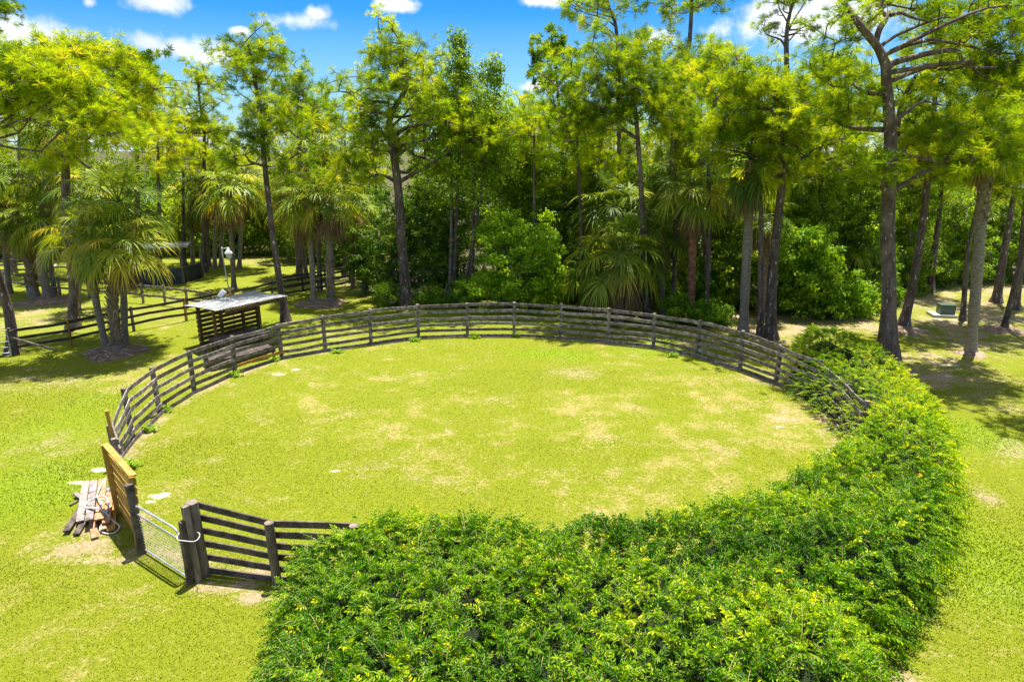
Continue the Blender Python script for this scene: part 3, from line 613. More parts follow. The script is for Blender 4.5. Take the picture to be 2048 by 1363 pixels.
# far black shelter
fs = thing('far_shelter', 'far open shelter with black lower wall and flat metal roof behind the palms', 'shelter', G(325, 570))
e0, e1 = G(262, 574), G(368, 567)
mb = MB(); mb.bar(e0 + [0, 0, .55], e1 + [0, 0, .55], .05, 1.1); mb.build('black_wall', 'black', fs)
back = np.array([.3, 2.3, 0])
mb = MB(); mb.bar(e1 + [0, 0, .55], e1 + back + [0, 0, .55], .05, 1.1); mb.build('black_wall', 'black', fs)
for p in (e0, e1, e0 + back, e1 + back):
    mb = MB(); mb.bar(p, p + [0, 0, 2.45], .12, .12, up=(0, 1, 0)); mb.build('post', 'greywood', fs)
mb = MB(); mb.bar((e0 + [-.5, -.3, 2.95] + e0 + back) / 2 * 0 + e0 + [-.5, 1.2, 2.52], e1 + [.12, 1.2, 2.52], 2.7, .06); mb.build('roof', 'tin', fs)
mb = MB(); mb.bar(e0 + [0, -.1, 2.38], e1 + [0, -.1, 2.38], .05, .16); mb.build('beam', 'greywood', fs)

# transformer box
c_ = G(1893, 634); tb = thing('utility_box', 'green metal utility cabinet on a pale concrete pad among the right hand trees', 'cabinet', c_)
mb = MB(); mb.box(c_ + np.array([-.05, .35, .07]), 1.25, .95, .12, -.15); mb.build('concrete_pad', 'concrete', tb)
mb = MB(); mb.box(c_ + np.array([.12, .35, .37]), .76, .58, .48, -.15); mb.build('cabinet_body', 'green', tb)
mb = MB(); mb.box(c_ + np.array([.12, .35, .635]), .80, .62, .05, -.15); mb.build('lid', 'green', tb)

# ------------------------------------------------------------------ trees
NEED_STATS = [0]
def tufts(P, D, n, L, W, spread=.75, tint=.5, tsd=.1):
    """radiating needle tufts at P along D"""
    m_ = len(P); d = np.repeat(unit(D), n, 0); p = np.repeat(P, n, 0)
    dd = unit(d * 0.7 + rand_dirs(m_ * n) * spread); Ls = (np.repeat(L * rng.uniform(.75, 1.2, m_), n) * rng.uniform(.7, 1.1, m_ * n))[:, None]
    s = unit(np.cross(dd, rand_dirs(m_ * n))) * W / 2
    V = np.stack([p + dd * Ls * .08 - s * .6, p + dd * Ls * .08 + s * .6, p + dd * Ls * .7 + s - [0, 0, .02], p + dd * Ls - [0, 0, .05], p + dd * Ls * .7 - s - [0, 0, .02]], 1).reshape(-1, 3)
    b = np.arange(m_ * n) * 5
    tt = np.clip(np.repeat(np.broadcast_to(tint, (m_,)) + rng.normal(0, tsd, m_), n) + rng.normal(0, .06, m_ * n), 0, 1)
    return V, np.stack([b, b + 1, b + 2, b + 3, b + 4], 1), np.repeat(tt, 5)

def wood_tree_limbs(mb, trunk, tr, ends, nmain, zmin, rlimb, wig=.25):
    """limbs from trunk polyline to ends; returns outward directions at the ends"""
    ends = np.asarray(ends); n = len(ends); dirs = np.zeros((n, 3))
    order = rng.permutation(n); nodes = []; ndir = []; nr = []
    ztop = trunk[-1][2]
    for q_, k in enumerate(order):
        e = ends[k]
        tp_h = np.linalg.norm(trunk[:, :2] - e[:2], axis=1)
        za = np.clip(e[2] - tp_h.mean() * rng.uniform(.0, .7), zmin, ztop * rng.uniform(.85, 1))
        if q_ < nmain or not nodes:
            i = int(np.argmin(np.abs(trunk[:, 2] - za))); s = trunk[i]; r0 = min(tr[i] * .55, rlimb)
        else:
            C_ = np.array(nodes); dist = np.linalg.norm(C_ - e, axis=1) + np.where(C_[:, 2] > e[2] + .2, .5, 0)
            i = int(np.argmin(dist)); s = C_[i]; r0 = nr[i] * .6
        v = e - s; L = np.linalg.norm(v) + 1e-6
        m1 = s + v * .35 + rng.normal(0, wig * .30 * L, 3) + [0, 0, .02 * L]; m2 = s + v * .7 + rng.normal(0, wig * .32 * L, 3)
        P = curve_pts([s, m1, m2, e], 7); rad = np.linspace(max(r0, .03), .018, 7)
        mb.tube(P, np.maximum(rad, .018), 5 if r0 > .04 else 4, False)
        for j in range(2, 7): nodes.append(P[j]); nr.append(max(rad[j], .02))
        dirs[k] = unit(P[-1] - P[-3])
    return dirs

def sample_blobs(blobs, Y, dens=1.0, shell=.45, depth=.9):
    E = []
    for b in blobs:
        px, py, rx, ry, n = b[:5]; Yb = Y + (b[5] if len(b) > 5 else 0)
        c = A(px, py, Yb); s = ppm(Yb, c[2]); u = rand_dirs(int(n * dens)); r = rng.random(len(u)) ** shell
        ph = rng.uniform(0, 6.28, 4); az_ = np.arctan2(u[:, 1], u[:, 0]); r = r * (1 + .28 * np.sin(3 * az_ + ph[0]) * np.cos(2.5 * u[:, 2] + ph[1]) + .18 * np.sin(5 * az_ + 4 * u[:, 2] + ph[2]) + .15 * np.sin(7 * u[:, 2] + ph[3]))
        E.append(c + u * r[:, None] * np.array([rx / s, rx / s * depth, ry / s]))
    return np.concatenate(E)

def pine(label, path, blobs, r0, Y=None, tone=.42, group=None, tn=5, nn=36, L=.36, W=.017, zc=None, sp=.66, nmain=None, limbs=()):
    if Y is None: Y = G(*path[0])[1]
    base = A(path[0][0], path[0][1], Y); base[2] = 0
    pts = [base] + [A(x, y, Y) + [0, rng.normal(0, .15), 0] for x, y in path[1:]]
    root = thing('pine_tree', label, 'tree', base, group)
    T = curve_pts(pts, 26); hh = np.linspace(0, 1, 26); tr = r0 * (1 - .72 * hh) ; tr[0] *= 1.75; tr[1] *= 1.14
    T[0, 2] -= .1
    mb = MB(); mb.tube(T, tr, 12, True, .035)
    E = sample_blobs([(q[0], q[1], q[2] * 1.08, q[3] * 1.12) + tuple(q[4:]) for q in blobs], Y, 1.35)
    zmin = zc if zc is not None else max(1.5, min(E[:, 2].min(), T[-1][2] * .8))
    for pth, rl in limbs:
        Q = [A(x, y, Y) for x, y in pth]; dd_ = rng.normal(0, .5)
        for i_q in range(len(Q)): Q[i_q] = Q[i_q] + np.array([0, dd_ * i_q / len(Q), 0])
        nq = len(pth) * 4; mb.tube(curve_pts(Q, nq), np.linspace(rl, rl * .35, nq), 8, False, .03)
    D = wood_tree_limbs(mb, T, tr, E, nmain or int(np.clip(len(E) // 16, 6, 14)), zmin, r0 * .5)
    # tufts round each end
    k = np.repeat(np.arange(len(E)), tn); cen_ = E.mean(0)
    off = rand_dirs(len(k)) * rng.uniform(.12, 1, len(k))[:, None] * sp * np.array([1, 1, .8])
    P = E[k] + off; DD = unit(D[k] * .4 + unit(P - cen_) * .35 + off / sp * .6 + [0, 0, .45])
    # twigs
    m_ = len(P); side = unit(np.cross(DD, rand_dirs(m_))) * .010; S = E[k] - D[k] * .15
    V = np.stack([S - side, S + side, P + side, P - side], 1).reshape(-1, 3); b_ = np.arange(m_) * 4
    mb.add(V, np.stack([b_, b_ + 1, b_ + 2, b_ + 3], 1))
    et = tone + rng.normal(0, .17, len(E))
    V, F, t_ = tufts(P, DD, nn, L, W, .85, np.minimum(et[k] + .04, .78), .10)
    mb.build('trunk', 'pinebark', root, True)
    link('crown', mk_mesh('pine_crown', V - np.array(root.location), [F], 'needle', t_), root)
    return root

def frond_fan(hub, u, up, size, nseg, droop, tint, dead=False):
    """one costapalmate fan leaf blade"""
    s = unit(np.cross(u, up)); n_ = np.cross(s, u)
    th = np.linspace(-2.05, 2.05, nseg) + rng.normal(0, .06, nseg); ln = size * (.62 + .38 * np.cos(th * .75)) * rng.uniform(.85, 1.08, nseg)
    d0 = np.cos(th)[:, None] * u + np.sin(th)[:, None] * s
    d0 = unit(d0 + n_ * (.28 * np.abs(np.sin(th)))[:, None])          # V fold of the fan
    hubp = hub + np.clip(np.cos(th), 0, 1)[:, None] * u * size * .12
    w = unit(np.cross(d0, n_)) ; W = size * 4.1 / nseg * .27
    jit = rng.normal(0, .075 * size, (nseg, 3)) - [0, 0, .05]
    ts = np.array([.04, .38, .68, .88, 1.0]); wf = np.array([.16, .80, .48, .24, .04]); V = []
    for a, f in zip(ts, wf):
        c = hubp + d0 * (ln * a)[:, None]; c = c - np.array([0, 0, 1.0]) * (ln * droop * a ** 2.4)[:, None]
        c = c - d0 * (ln * droop * .35 * a ** 3)[:, None] + jit * a ** 2
        V += [c - w * W * f, c + w * W * f]
    V = np.stack(V, 1)                                                # nseg,10,3
    b = (np.arange(nseg) * 10)[:, None]; F = np.concatenate([b + [2 * q, 2 * q + 1, 2 * q + 3, 2 * q + 2] for q in range(4)])
    tt = np.clip(tint + rng.normal(0, .06, nseg), 0, 1)[:, None] + np.array([0, 0, .0, .0, .03, .03, .12, .12, .28, .28])
    return V.reshape(-1, 3), F, np.clip(tt, 0, 1).ravel()

def palm_crown(c, size, nf, tone, low=-.62, ndead=8, nseg=30, hang=1.0):
    gm, dm_, pm = MB(), MB(), MB()
    nf += 2; ndead = ndead + 4 if ndead else 0
    for i in range(nf + ndead):
        dead = i >= nf; az = i * 2.39996 + rng.normal(0, .2)
        if dead: el = rng.uniform(-1.3, -.7); r_p = size * rng.uniform(.45, .85); sc = size * .8
        else:
            f = (i + .5) / nf; el = 1.35 - (1.35 - low) * f ** .85 + rng.normal(0, .1); r_p = size * rng.uniform(.85, 1.15); sc = size * rng.uniform(.78, .98)
        u = np.array([math.cos(az) * math.cos(el), math.sin(az) * math.cos(el), math.sin(el)])
        st = c + [0, 0, -.25 * (0 if not dead else 1)]
        endp = st + u * r_p - [0, 0, .18 * r_p * (1 if el < .9 else .3)]; midp = st + u * r_p * .5 + [0, 0, .03]
        hd = unit(endp - midp); hd = unit(hd + np.array([0, 0, -.12 * hang]))
        up = np.array([0, 0, 1.0]) if abs(hd[2]) < .9 else unit(np.array([-math.cos(az), -math.sin(az), .3]))
        up = unit(up + rng.normal(0, .18, 3))
        (dm_ if dead else pm).tube(curve_pts([st, midp, endp], 5), np.linspace(.035, .015, 5), 4, False)
        old = (not dead) and f > .82
        V, F, t_ = frond_fan(endp, hd, up, sc, nseg, (.60 if dead else .36 + .22 * max(0, -el + .4)) * hang, .5 if dead else tone + .10 + rng.normal(0, .17) + (.22 if old and rng.random() < .5 else 0))
        (dm_ if dead else gm).add(V, F, t_)
    pm.T = [np.full(len(t_), tone + .05) for t_ in pm.T]
    for Vv, Tt in zip(pm.V, pm.T): pass
    nb = gm.n
    for k, fl in pm.F.items(): gm.F.setdefault(k, []).extend([f + nb for f in fl])
    gm.V += pm.V; gm.T += pm.T; gm.n += pm.n
    return gm, dm_

def palm(label, bpx, cpx, size, r0=.17, boots=None, nf=30, tone=.45, ndead=8, mid=None, Y=None, group=None, mat='palmbark', nseg=28, name='palm_tree', hang=1.0):
    base = G(*bpx) if Y is None else A(bpx[0], bpx[1], Y)
    base[2] = 0; Y = base[1]
    c = A(cpx[0], cpx[1], Y)
    root = thing(name, label, 'palm', base, group)
    mpt = A(mid[0], mid[1], Y) if mid else (base + c) / 2
    T = curve_pts([base - [0, 0, .1], mpt, c], 22); tr = np.full(22, r0) * (1 + .06 * np.sin(np.arange(22) * 1.3)); tr[0] *= 1.5; tr[1] *= 1.15; tr[-3:] *= 1.1
    mb = MB(); mb.tube(T, tr, 12, True, .03); mb.build('trunk', mat, root, True)
    if boots:
        f0, f1 = boots; L = np.linalg.norm(c - base); n = int(L * (f1 - f0) * 26); bm_ = MB()
        for i in range(n):
            f = f0 + (f1 - f0) * i / n; x = f * 21; j = min(int(x), 20); p = T[j] + (T[j + 1] - T[j]) * (x - j)
            a = i * 2.39996 * 1.0 + rng.normal(0, .05); o_ = np.array([math.cos(a), math.sin(a), 0]); tg_ = np.array([-math.sin(a), math.cos(a), 0])
            s0 = p + o_ * r0 * .85
            for sg in (-1, 1):    # the two arms of a split leaf base
                bm_.bar(s0 + tg_ * sg * r0 * .5, s0 + o_ * rng.uniform(.10, .17) + tg_ * sg * .01 + [0, 0, rng.uniform(.22, .32)], .055, .022, up=o_)
        bm_.build('leaf_bases', 'boots', root)
    gm, dm_ = palm_crown(c, size, nf, tone, ndead=ndead, nseg=nseg, hang=hang)
    gm.build('crown', 'palm', root)
    if ndead: dm_.build('dead_fronds', 'palmdead', root)
    return root

def cluster_leaves(C, rad, n, L, W, tone, cen_, flat=.75):
    """leaf shells round cluster centres C"""
    m_ = len(C); k = np.repeat(np.arange(m_), n); u = rand_dirs(len(k)); r = rng.random(len(k)) ** .5
    P = C[k] + u * (r * rad[k])[:, None] * np.array([1, 1, flat])
    Nn = unit(u * .55 + np.array([0, 0, .75]) + rand_dirs(len(k)) * .55)
    D = unit(np.cross(Nn, rand_dirs(len(k))) + [0, 0, -.35])
    V, F = leaves(P, D, Nn, L * rng.uniform(.7, 1.2, len(k)), W * rng.uniform(.8, 1.2, len(k)))
    tt = np.clip(tone[k] + rng.normal(0, .10, len(k)), 0, 1)
    return V, F, np.repeat(tt, 4)

def broadleaf(name, label, base_px, blobs, Y=None, mat='leaf', L=.17, W=.085, nl=34, tone=.45, cr=.36, dens=1.0, group=None, cat='tree', r0=.13, stems=3, nmul=1.0):
    base = G(*base_px) if Y is None else A(base_px[0], base_px[1], Y)
    base[2] = 0; Y = base[1]
    root = thing(name, label, cat, base, group)
    C = sample_blobs([(b[0], b[1], b[2], b[3], b[4] * nmul * 2.3) + tuple(b[5:]) for b in blobs], Y, dens, shell=.36)
    C = C[C[:, 2] > .15]
    rad = cr * rng.uniform(.6, 1.3, len(C)); tn_ = tone + rng.normal(0, .17, len(C))
    V, F, t_ = cluster_leaves(C, rad, nl, L, W, tn_, C.mean(0))
    mb = MB(); top = C[np.argmax(C[:, 2])]; cc_ = C.mean(0)
    for s_ in range(stems):
        st = base + [rng.normal(0, .12) * (s_ > 0) * 2, rng.normal(0, .2) * (s_ > 0), -.05]; tgt = (cc_ * (1 - .5 * (s_ == 0)) + top * .5 * (s_ == 0)) + rng.normal(0, .5, 3) * (s_ > 0)
        T = curve_pts([st, st + (tgt - st) * .5 + rng.normal(0, .12, 3), tgt], 12); tr = np.linspace(r0, r0 * .3, 12); mb.tube(T, tr, 8, False, .03)
        ids = rng.choice(len(C), min(len(C), 26), replace=False)
        wood_tree_limbs(mb, T, tr, C[ids], 6, T[3][2], r0 * .4, .35)
    mb.build('trunk', 'limb', root, True)
    link('crown' if cat == 'tree' else 'foliage', mk_mesh('leafy_crown', V - np.array(root.location), [F], mat, t_), root)
    return root

# ---- the pines
pine('tall slim pine rising past the shelter roof with a rounded tufted top', [(572, 642), (556, 540), (541, 440), (531, 320), (524, 240), (505, 150), (500, 90)],
     [(500, 105, 70, 42, 34), (500, 165, 62, 26, 10), (535, 225, 80, 22, 12), (560, 250, 70, 40, 22), (500, 300, 60, 50, 14), (585, 330, 55, 50, 12)], .20, tone=.40)
pine('big spreading pine with forked crown directly behind the pen', [(815, 614), (806, 500), (798, 390), (788, 300), (778, 250), (790, 215), (811, 173), (795, 110)],
     [(790, 110, 75, 50, 44), (790, 185, 130, 45, 60), (720, 240, 62, 60, 34), (900, 225, 95, 50, 42), (780, 280, 70, 34, 26), (945, 270, 70, 32, 24), (700, 330, 55, 40, 16), (880, 330, 70, 30, 10)], .30, tone=.47, limbs=[([(786, 308), (776, 303), (752, 300)], .10), ([(788, 311), (800, 296), (808, 290), (829, 311), (864, 323), (931, 372)], .13), ([(778, 205), (740, 203), (713, 209)], .09), ([(811, 173), (785, 147), (776, 123)], .08)])
pine('straight brown pine behind the low fan palm with dark green tufts', [(1297, 640), (1289, 540), (1282, 420), (1272, 250), (1262, 180), (1255, 120)],
     [(1225, 105, 70, 45, 34), (1150, 160, 75, 60, 36), (1270, 175, 90, 55, 46), (1180, 235, 80, 40, 26), (1320, 210, 50, 50, 16), (1255, 215, 60, 40, 24)], .19, tone=.36)
pine('very tall bare pine trunk topped by a cut off crown at the top edge', [(1246, 600), (1243, 470), (1239, 330), (1237, 180), (1233, 60), (1220, 20), (1205, -40)],
     [(1200, 2, 78, 26, 26), (1160, 35, 50, 14, 6), (1285, 120, 30, 40, 9), (1260, 85, 25, 22, 6)], .20, Y=43, tone=.42)
pine('tall pine with bare crooked top right of the sky gap', [(1335, 600), (1342, 400), (1350, 250), (1358, 170), (1378, 90), (1385, 0), (1388, -50)],
     [(1380, 0, 75, 28, 16), (1340, 30, 22, 20, 5), (1440, 8, 35, 14, 6), (1350, 130, 60, 45, 22)], .24, Y=42, tone=.36)
pine('rough trunked pine standing close to the pen fence on the right', [(1541, 676), (1548, 560), (1556, 440), (1562, 330), (1560, 250), (1545, 190)],
     [(1480, 170, 90, 50, 52), (1580, 190, 95, 50, 52), (1490, 250, 80, 40, 34), (1610, 265, 75, 45, 36), (1565, 300, 45, 18, 10), (1552, 345, 34, 18, 9), (1430, 290, 50, 50, 12)], .27, tone=.50)
pine('dense green pine crown filling the middle right treetops', [(1408, 640), (1410, 520), (1405, 400), (1400, 300), (1405, 200)],
     [(1400, 140, 72, 50, 46), (1440, 200, 60, 55, 34), (1350, 170, 50, 50, 26), (1420, 110, 25, 40, 10), (1370, 250, 60, 30, 14)], .15, Y=38, tone=.38)
pine('massive dark pine trunk right of the hedge with heavy crooked limbs', [(1780, 738), (1781, 600), (1782, 450), (1785, 300), (1783, 240), (1777, 176), (1768, 129), (1750, 91), (1718, 62), (1703, 29), (1680, -20)],
     [(1940, 50, 120, 60, 62, 1.2), (1700, 60, 80, 50, 14, .5), (1810, 5, 80, 26, 14, 1.0), (1970, 165, 110, 50, 48, 1.5), (1690, 200, 70, 50, 24, .8), (1750, 335, 75, 24, 18, 0), (1880, 270, 90, 40, 24, 2), (1650, 130, 55, 36, 8, .5), (2045, 120, 80, 80, 34, .5), (1965, 300, 75, 42, 36, -.5)], .30, tone=.42, zc=6.2, limbs=[([(1750, 91), (1762, 59), (1780, 32), (1772, 15), (1784, -20)], .13), ([(1780, 31), (1800, 26), (1824, 35), (1862, 45)], .085), ([(1771, 140), (1788, 126), (1829, 114), (1873, 104), (1912, 103), (1923, 129), (1947, 136), (1988, 136)], .125), ([(1788, 246), (1815, 220), (1841, 204), (1876, 213)], .085), ([(1784, 300), (1850, 318), (1905, 330), (1960, 318), (2030, 300)], .09)])
pine('slimmer speckled pine pressed against the massive trunk', [(1761, 716), (1768, 600), (1776, 470), (1784, 340), (1800, 220), (1830, 150)],
     [(1820, 300, 60, 35, 22), (1850, 330, 70, 25, 18), (1820, 190, 60, 40, 14)], .22, tone=.52)
pine('leaning grey pine left of the green utility cabinet', [(1806, 654), (1822, 560), (1842, 440), (1862, 300), (1868, 180), (1872, 110)],
     [(1880, 130, 90, 50, 30), (1850, 235, 60, 40, 14), (1960, 240, 80, 40, 26), (1900, 310, 60, 30, 14)], .24, tone=.46)
pine('slanting pine behind the utility cabinet near the right edge', [(1992, 604), (2010, 500), (2030, 380), (2045, 250)],
     [(2020, 230, 80, 60, 30), (2040, 320, 60, 40, 16)], .26, tone=.40)
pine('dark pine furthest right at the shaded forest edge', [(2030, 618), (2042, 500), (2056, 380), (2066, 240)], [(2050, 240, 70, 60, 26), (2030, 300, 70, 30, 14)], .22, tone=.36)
pine('pale slender pine leaning out at the right edge', [(2008, 658), (2020, 590), (2048, 470), (2080, 330), (2100, 220)],
     [(2060, 260, 110, 50, 44), (1990, 290, 60, 40, 18), (2010, 380, 55, 22, 10)], .16, tone=.46)
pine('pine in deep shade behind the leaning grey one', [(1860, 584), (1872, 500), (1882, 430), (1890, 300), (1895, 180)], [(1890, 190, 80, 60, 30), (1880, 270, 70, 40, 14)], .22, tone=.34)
pine('far bare pine with twin crooked top beside the white cloud', [(1590, 600), (1582, 400), (1575, 200), (1568, 100), (1575, 40), (1592, -20)],
     [(1590, -10, 60, 20, 9), (1545, 60, 28, 26, 6), (1620, 60, 30, 20, 5), (1560, 10, 30, 20, 5)], .26, Y=46, tone=.36, nmain=12)
pine('distant round topped pine on the left of the sky gap', [(1130, 560), (1125, 300), (1115, 180), (1108, 110)], [(1108, 105, 46, 40, 30), (1090, 165, 30, 22, 8), (1135, 170, 36, 30, 8)], .20, Y=55, tone=.30, L=.42, W=.04)
pine('crooked pine at the left edge whose long limbs reach in', [(26, 706), (8, 620), (-20, 500), (-40, 380), (-30, 260), (0, 170)],
     [(60, 160, 75, 45, 40), (130, 145, 60, 40, 26), (40, 215, 60, 30, 16), (170, 215, 70, 36, 28), (230, 250, 60, 30, 16), (-10, 120, 40, 40, 16)], .24, tone=.56, nmain=12)
pine('yellowish pine behind the left palms with a thick grey stem', [(146, 656), (141, 560), (137, 460), (130, 330), (127, 262), (100, 223), (73, 199), (62, 176), (35, 154), (6, 141)],
     [(130, 100, 60, 20, 20), (235, 210, 70, 50, 34), (220, 125, 50, 34, 24), (120, 310, 45, 28, 14), (180, 280, 55, 30, 14), (280, 165, 55, 34, 20), (60, 150, 60, 30, 20)], .24, tone=.62, nmain=8, zc=7, limbs=[([(127, 262), (150, 246), (180, 245), (235, 215)], .12), ([(135, 300), (170, 332), (200, 340), (240, 325)], .08)])
pine('small yellow green pine in the paddock beyond the palms', [(318, 560), (315, 420), (313, 340), (318, 260)], [(320, 285, 90, 40, 46), (260, 235, 60, 40, 26), (330, 330, 50, 22, 12)], .17, Y=46, tone=.72)
pine('pine with green layered crown left of the slim pine', [(410, 545), (408, 400), (404, 260), (400, 200), (395, 150)], [(395, 150, 42, 28, 18), (390, 205, 60, 40, 30), (420, 265, 70, 36, 30), (350, 255, 50, 36, 18)], .18, Y=50, tone=.56)
pine('narrow pine right of the slim pine with drooping tufts', [(600, 560), (600, 400), (598, 280), (595, 180)], [(590, 165, 45, 40, 28), (610, 215, 50, 38, 24), (630, 260, 40, 40, 16), (560, 200, 36, 40, 12)], .18, Y=47, tone=.42)
pine('dark topped pine breaking the skyline at upper left', [(275, 540), (273, 330), (272, 200), (290, 130)], [(245, 125, 40, 28, 18), (300, 135, 34, 34, 16), (275, 180, 50, 30, 14)], .2, Y=52, tone=.36, L=.42, W=.036)
pine('spreading pine over the far left skyline', [(90, 560), (95, 300), (100, 180), (110, 120)], [(90, 112, 60, 26, 24), (160, 120, 46, 28, 18), (20, 130, 36, 28, 12), (90, 180, 90, 40, 24)], .24, Y=50, tone=.45, L=.42, W=.036)
pine('pine whose tip shows in the top left corner', [(-60, 620), (-55, 400), (-40, 200), (-20, 60)], [(0, 18, 26, 16, 10), (-30, 60, 40, 40, 12)], .22, Y=40, tone=.25)
pine('feathery pine right of the middle with yellow tufts', [(1700, 600), (1695, 400), (1690, 260), (1690, 170)], [(1690, 150, 70, 40, 34), (1640, 215, 50, 40, 22), (1740, 200, 60, 40, 22), (1660, 130, 50, 30, 18)], .2, Y=44, tone=.56)
pine('light green pine filling the gap left of the middle trunk', [(1165, 590), (1163, 450), (1160, 350), (1150, 260)], [(1120, 240, 70, 40, 34), (1170, 290, 60, 36, 22), (1200, 330, 60, 30, 16), (1060, 225, 40, 30, 12), (1150, 360, 40, 20, 8)], .2, Y=42, tone=.52)

pine('pine just outside the right edge that dapples the lawn', [(2230, 800), (2240, 600), (2250, 400), (2250, 200), (2250, 60)], [(2200, 80, 110, 60, 22), (2170, 200, 110, 60, 22), (2280, 120, 80, 60, 12)], .3, tone=.45)
pine('golden tufted pine low over the right lawn palms', [(1925, 640), (1935, 500), (1950, 400), (1960, 330)], [(1960, 345, 85, 34, 40), (1900, 300, 60, 40, 26), (2010, 310, 50, 36, 22), (1960, 250, 80, 50, 40)], .14, tone=.55)
pine('full crowned pine filling the treetops left of the massive trunk', [(1640, 600), (1642, 450), (1640, 300), (1645, 180)], [(1640, 250, 90, 60, 50), (1690, 290, 60, 45, 26), (1600, 320, 60, 40, 24)], .2, Y=39, tone=.52)
pine('green pine mass behind the very tall bare trunk', [(1230, 600), (1225, 400), (1220, 260)], [(1200, 260, 80, 50, 40), (1260, 300, 60, 40, 24), (1330, 280, 60, 40, 24)], .18, Y=45, tone=.45)
pine('soft yellow pine behind the tall spired broadleaf tree', [(1010, 600), (1008, 400), (1010, 240)], [(1010, 250, 60, 40, 30), (1050, 280, 50, 40, 20)], .18, Y=47, tone=.6)
pine('broad pine behind the forked pine on its left', [(690, 560), (688, 400), (690, 260)], [(680, 260, 60, 50, 34), (720, 320, 50, 40, 20), (650, 330, 40, 40, 16)], .18, Y=49, tone=.55)
pine('yellow green pine between the left palms and the slim pine', [(370, 545), (368, 400), (365, 270)], [(360, 280, 80, 50, 44), (440, 310, 60, 40, 26), (300, 240, 60, 40, 22)], .18, Y=53, tone=.66)
pine('hazy pine at the far left behind the palms', [(30, 560), (35, 380), (40, 240)], [(40, 240, 80, 50, 40), (120, 250, 70, 40, 30), (-20, 280, 60, 50, 24)], .2, Y=51, tone=.6)
for x, y, xt, r_, lb, tn_ in [(1347, 632, 1352, .13, 'thin straight pine between the brown pine and the rusty palm', .45), (1413, 650, 1416, .12, 'thin dark pine stem just right of the rusty palm', .4), (1163, 622, 1155, .12, 'thin pine stem behind the left end of the low fan palm', .5),
        (1521, 668, 1516, .14, 'thin pine stem squeezed beside the rough trunked pine', .5), (1062, 618, 1068, .10, 'slender pine stem rising out of the bright bush', .5), (940, 612, 948, .12, 'slender pine stem between the dark bushes', .5)]:
    pine(lb, [(x, y), ((x + xt) / 2 + 3, 450), (xt, 290), (xt + 4, 230)], [(xt, 250, 50, 34, 22), (xt + 12, 300, 36, 26, 8)], r_, tone=tn_)
# ---- the palms
palm('booted fan palm in the middle of the front left trio', (236, 705), (238, 482), 1.25, .19, (.08, .98), 34, .60, 3, mid=(226, 600), nseg=34)
palm('fan palm leaning left in the front left trio', (212, 692), (172, 470), 1.2, .15, (.55, .96), 30, .50, 8, mid=(192, 600), nseg=32)
palm('tallest palm at the back of the front left trio', (250, 688), (236, 405), 1.35, .15, None, 32, .36, 6, mid=(246, 560), nseg=32)
palm('thick palm with bulging base in the second left cluster', (98, 597), (95, 440), 1.30, .26, None, 30, .45, 10, mid=(82, 520))
palm('rough dark palm leaning left in the second left cluster', (72, 592), (28, 430), 1.25, .22, (.1, .95), 30, .48, 10, mid=(52, 500))
palm('thin dark palm at the right of the second left cluster', (110, 590), (120, 340), 1.35, .16, None, 30, .38, 8, mid=(98, 480))
palm('high palm crown showing above the second left cluster', (60, 585), (105, 240), 1.45, .17, None, 30, .42, 6, mid=(85, 400), Y=42)
palm('palm whose crown fills the far left edge', (20, 590), (-5, 350), 1.45, .17, None, 30, .40, 10, Y=42.5)
palm('palm over the stem of the yellowish pine', (150, 600), (172, 380), 1.3, .15, None, 28, .36, 8, Y=38)
palm('booted grey palm beside the lawn edge bushes', (662, 605), (655, 392), 1.3, .20, (.02, .42), 32, .55, 12, mid=(659, 500))
palm('smooth grey palm left of the booted grey palm', (628, 602), (612, 400), 1.25, .17, None, 28, .44, 10, mid=(622, 500))
palm('upper tier palm crown above the booted grey palm', (640, 580), (625, 290), 1.5, .16, None, 30, .50, 10, Y=43, mid=(634, 420))
palm('short palm drooping over the dark bushes', (706, 582), (704, 410), 1.2, .14, None, 24, .36, 8, Y=44)
for i, (b_, c_, lb) in enumerate([((386, 527), (380, 400), 'leftmost slim palm in the far paddock row'), ((418, 533), (408, 360), 'slim palm second from left in the far paddock row'), ((429, 537), (432, 385), 'short palm third in the far paddock row'),
                                  ((442, 534), (446, 350), 'tall palm in the middle of the far paddock row'), ((468, 578), (458, 375), 'nearest palm of the far paddock row beside the yard lamp'), ((478, 538), (488, 355), 'rightmost slim palm in the far paddock row'),
                                  ((578, 520), (572, 375), 'thin palm in shade behind the slim pine'), ((597, 550), (585, 345), 'mid palm left of the grey palm pair'), ((614, 555), (590, 400), 'crooked short palm behind the grey palm pair')]):
    palm(lb, b_, c_, 1.35, .16, None, 24, .56, 7, nseg=20, group='slim palms beyond the paddock fence')
palm('low bushy fan palm drooping over the pen fence', (1237, 648), (1238, 510), 1.5, .24, (.05, .6), 40, .34, 10, nseg=34, hang=1.1)
palm('palm just left behind the low bushy fan palm', (1200, 640), (1190, 545), 1.35, .18, None, 28, .34, 6, Y=37.5, hang=1.2)
palm('middle height palm behind the straight brown pine', (1325, 640), (1318, 455), 1.25, .15, (.5, .95), 28, .34, 9, Y=37)
palm('palm crown behind left of the straight brown pine', (1250, 630), (1232, 415), 1.5, .17, None, 32, .36, 8, Y=39)
palm('rusty barked palm with swollen brown neck', (1381, 642), (1383, 375), 1.3, .22, (.86, .97), 30, .50, 3, mid=(1384, 500), mat='rusty')
palm('tall grey palm with dark shaggy neck near the right fence', (1487, 662), (1503, 320), 1.35, .23, (.78, .97), 28, .40, 12, mid=(1494, 500))
palm('palm with dead fronds clasping its trunk by the fence', (1522, 655), (1530, 430), 1.0, .20, (.0, .9), 20, .30, 14, Y=36)
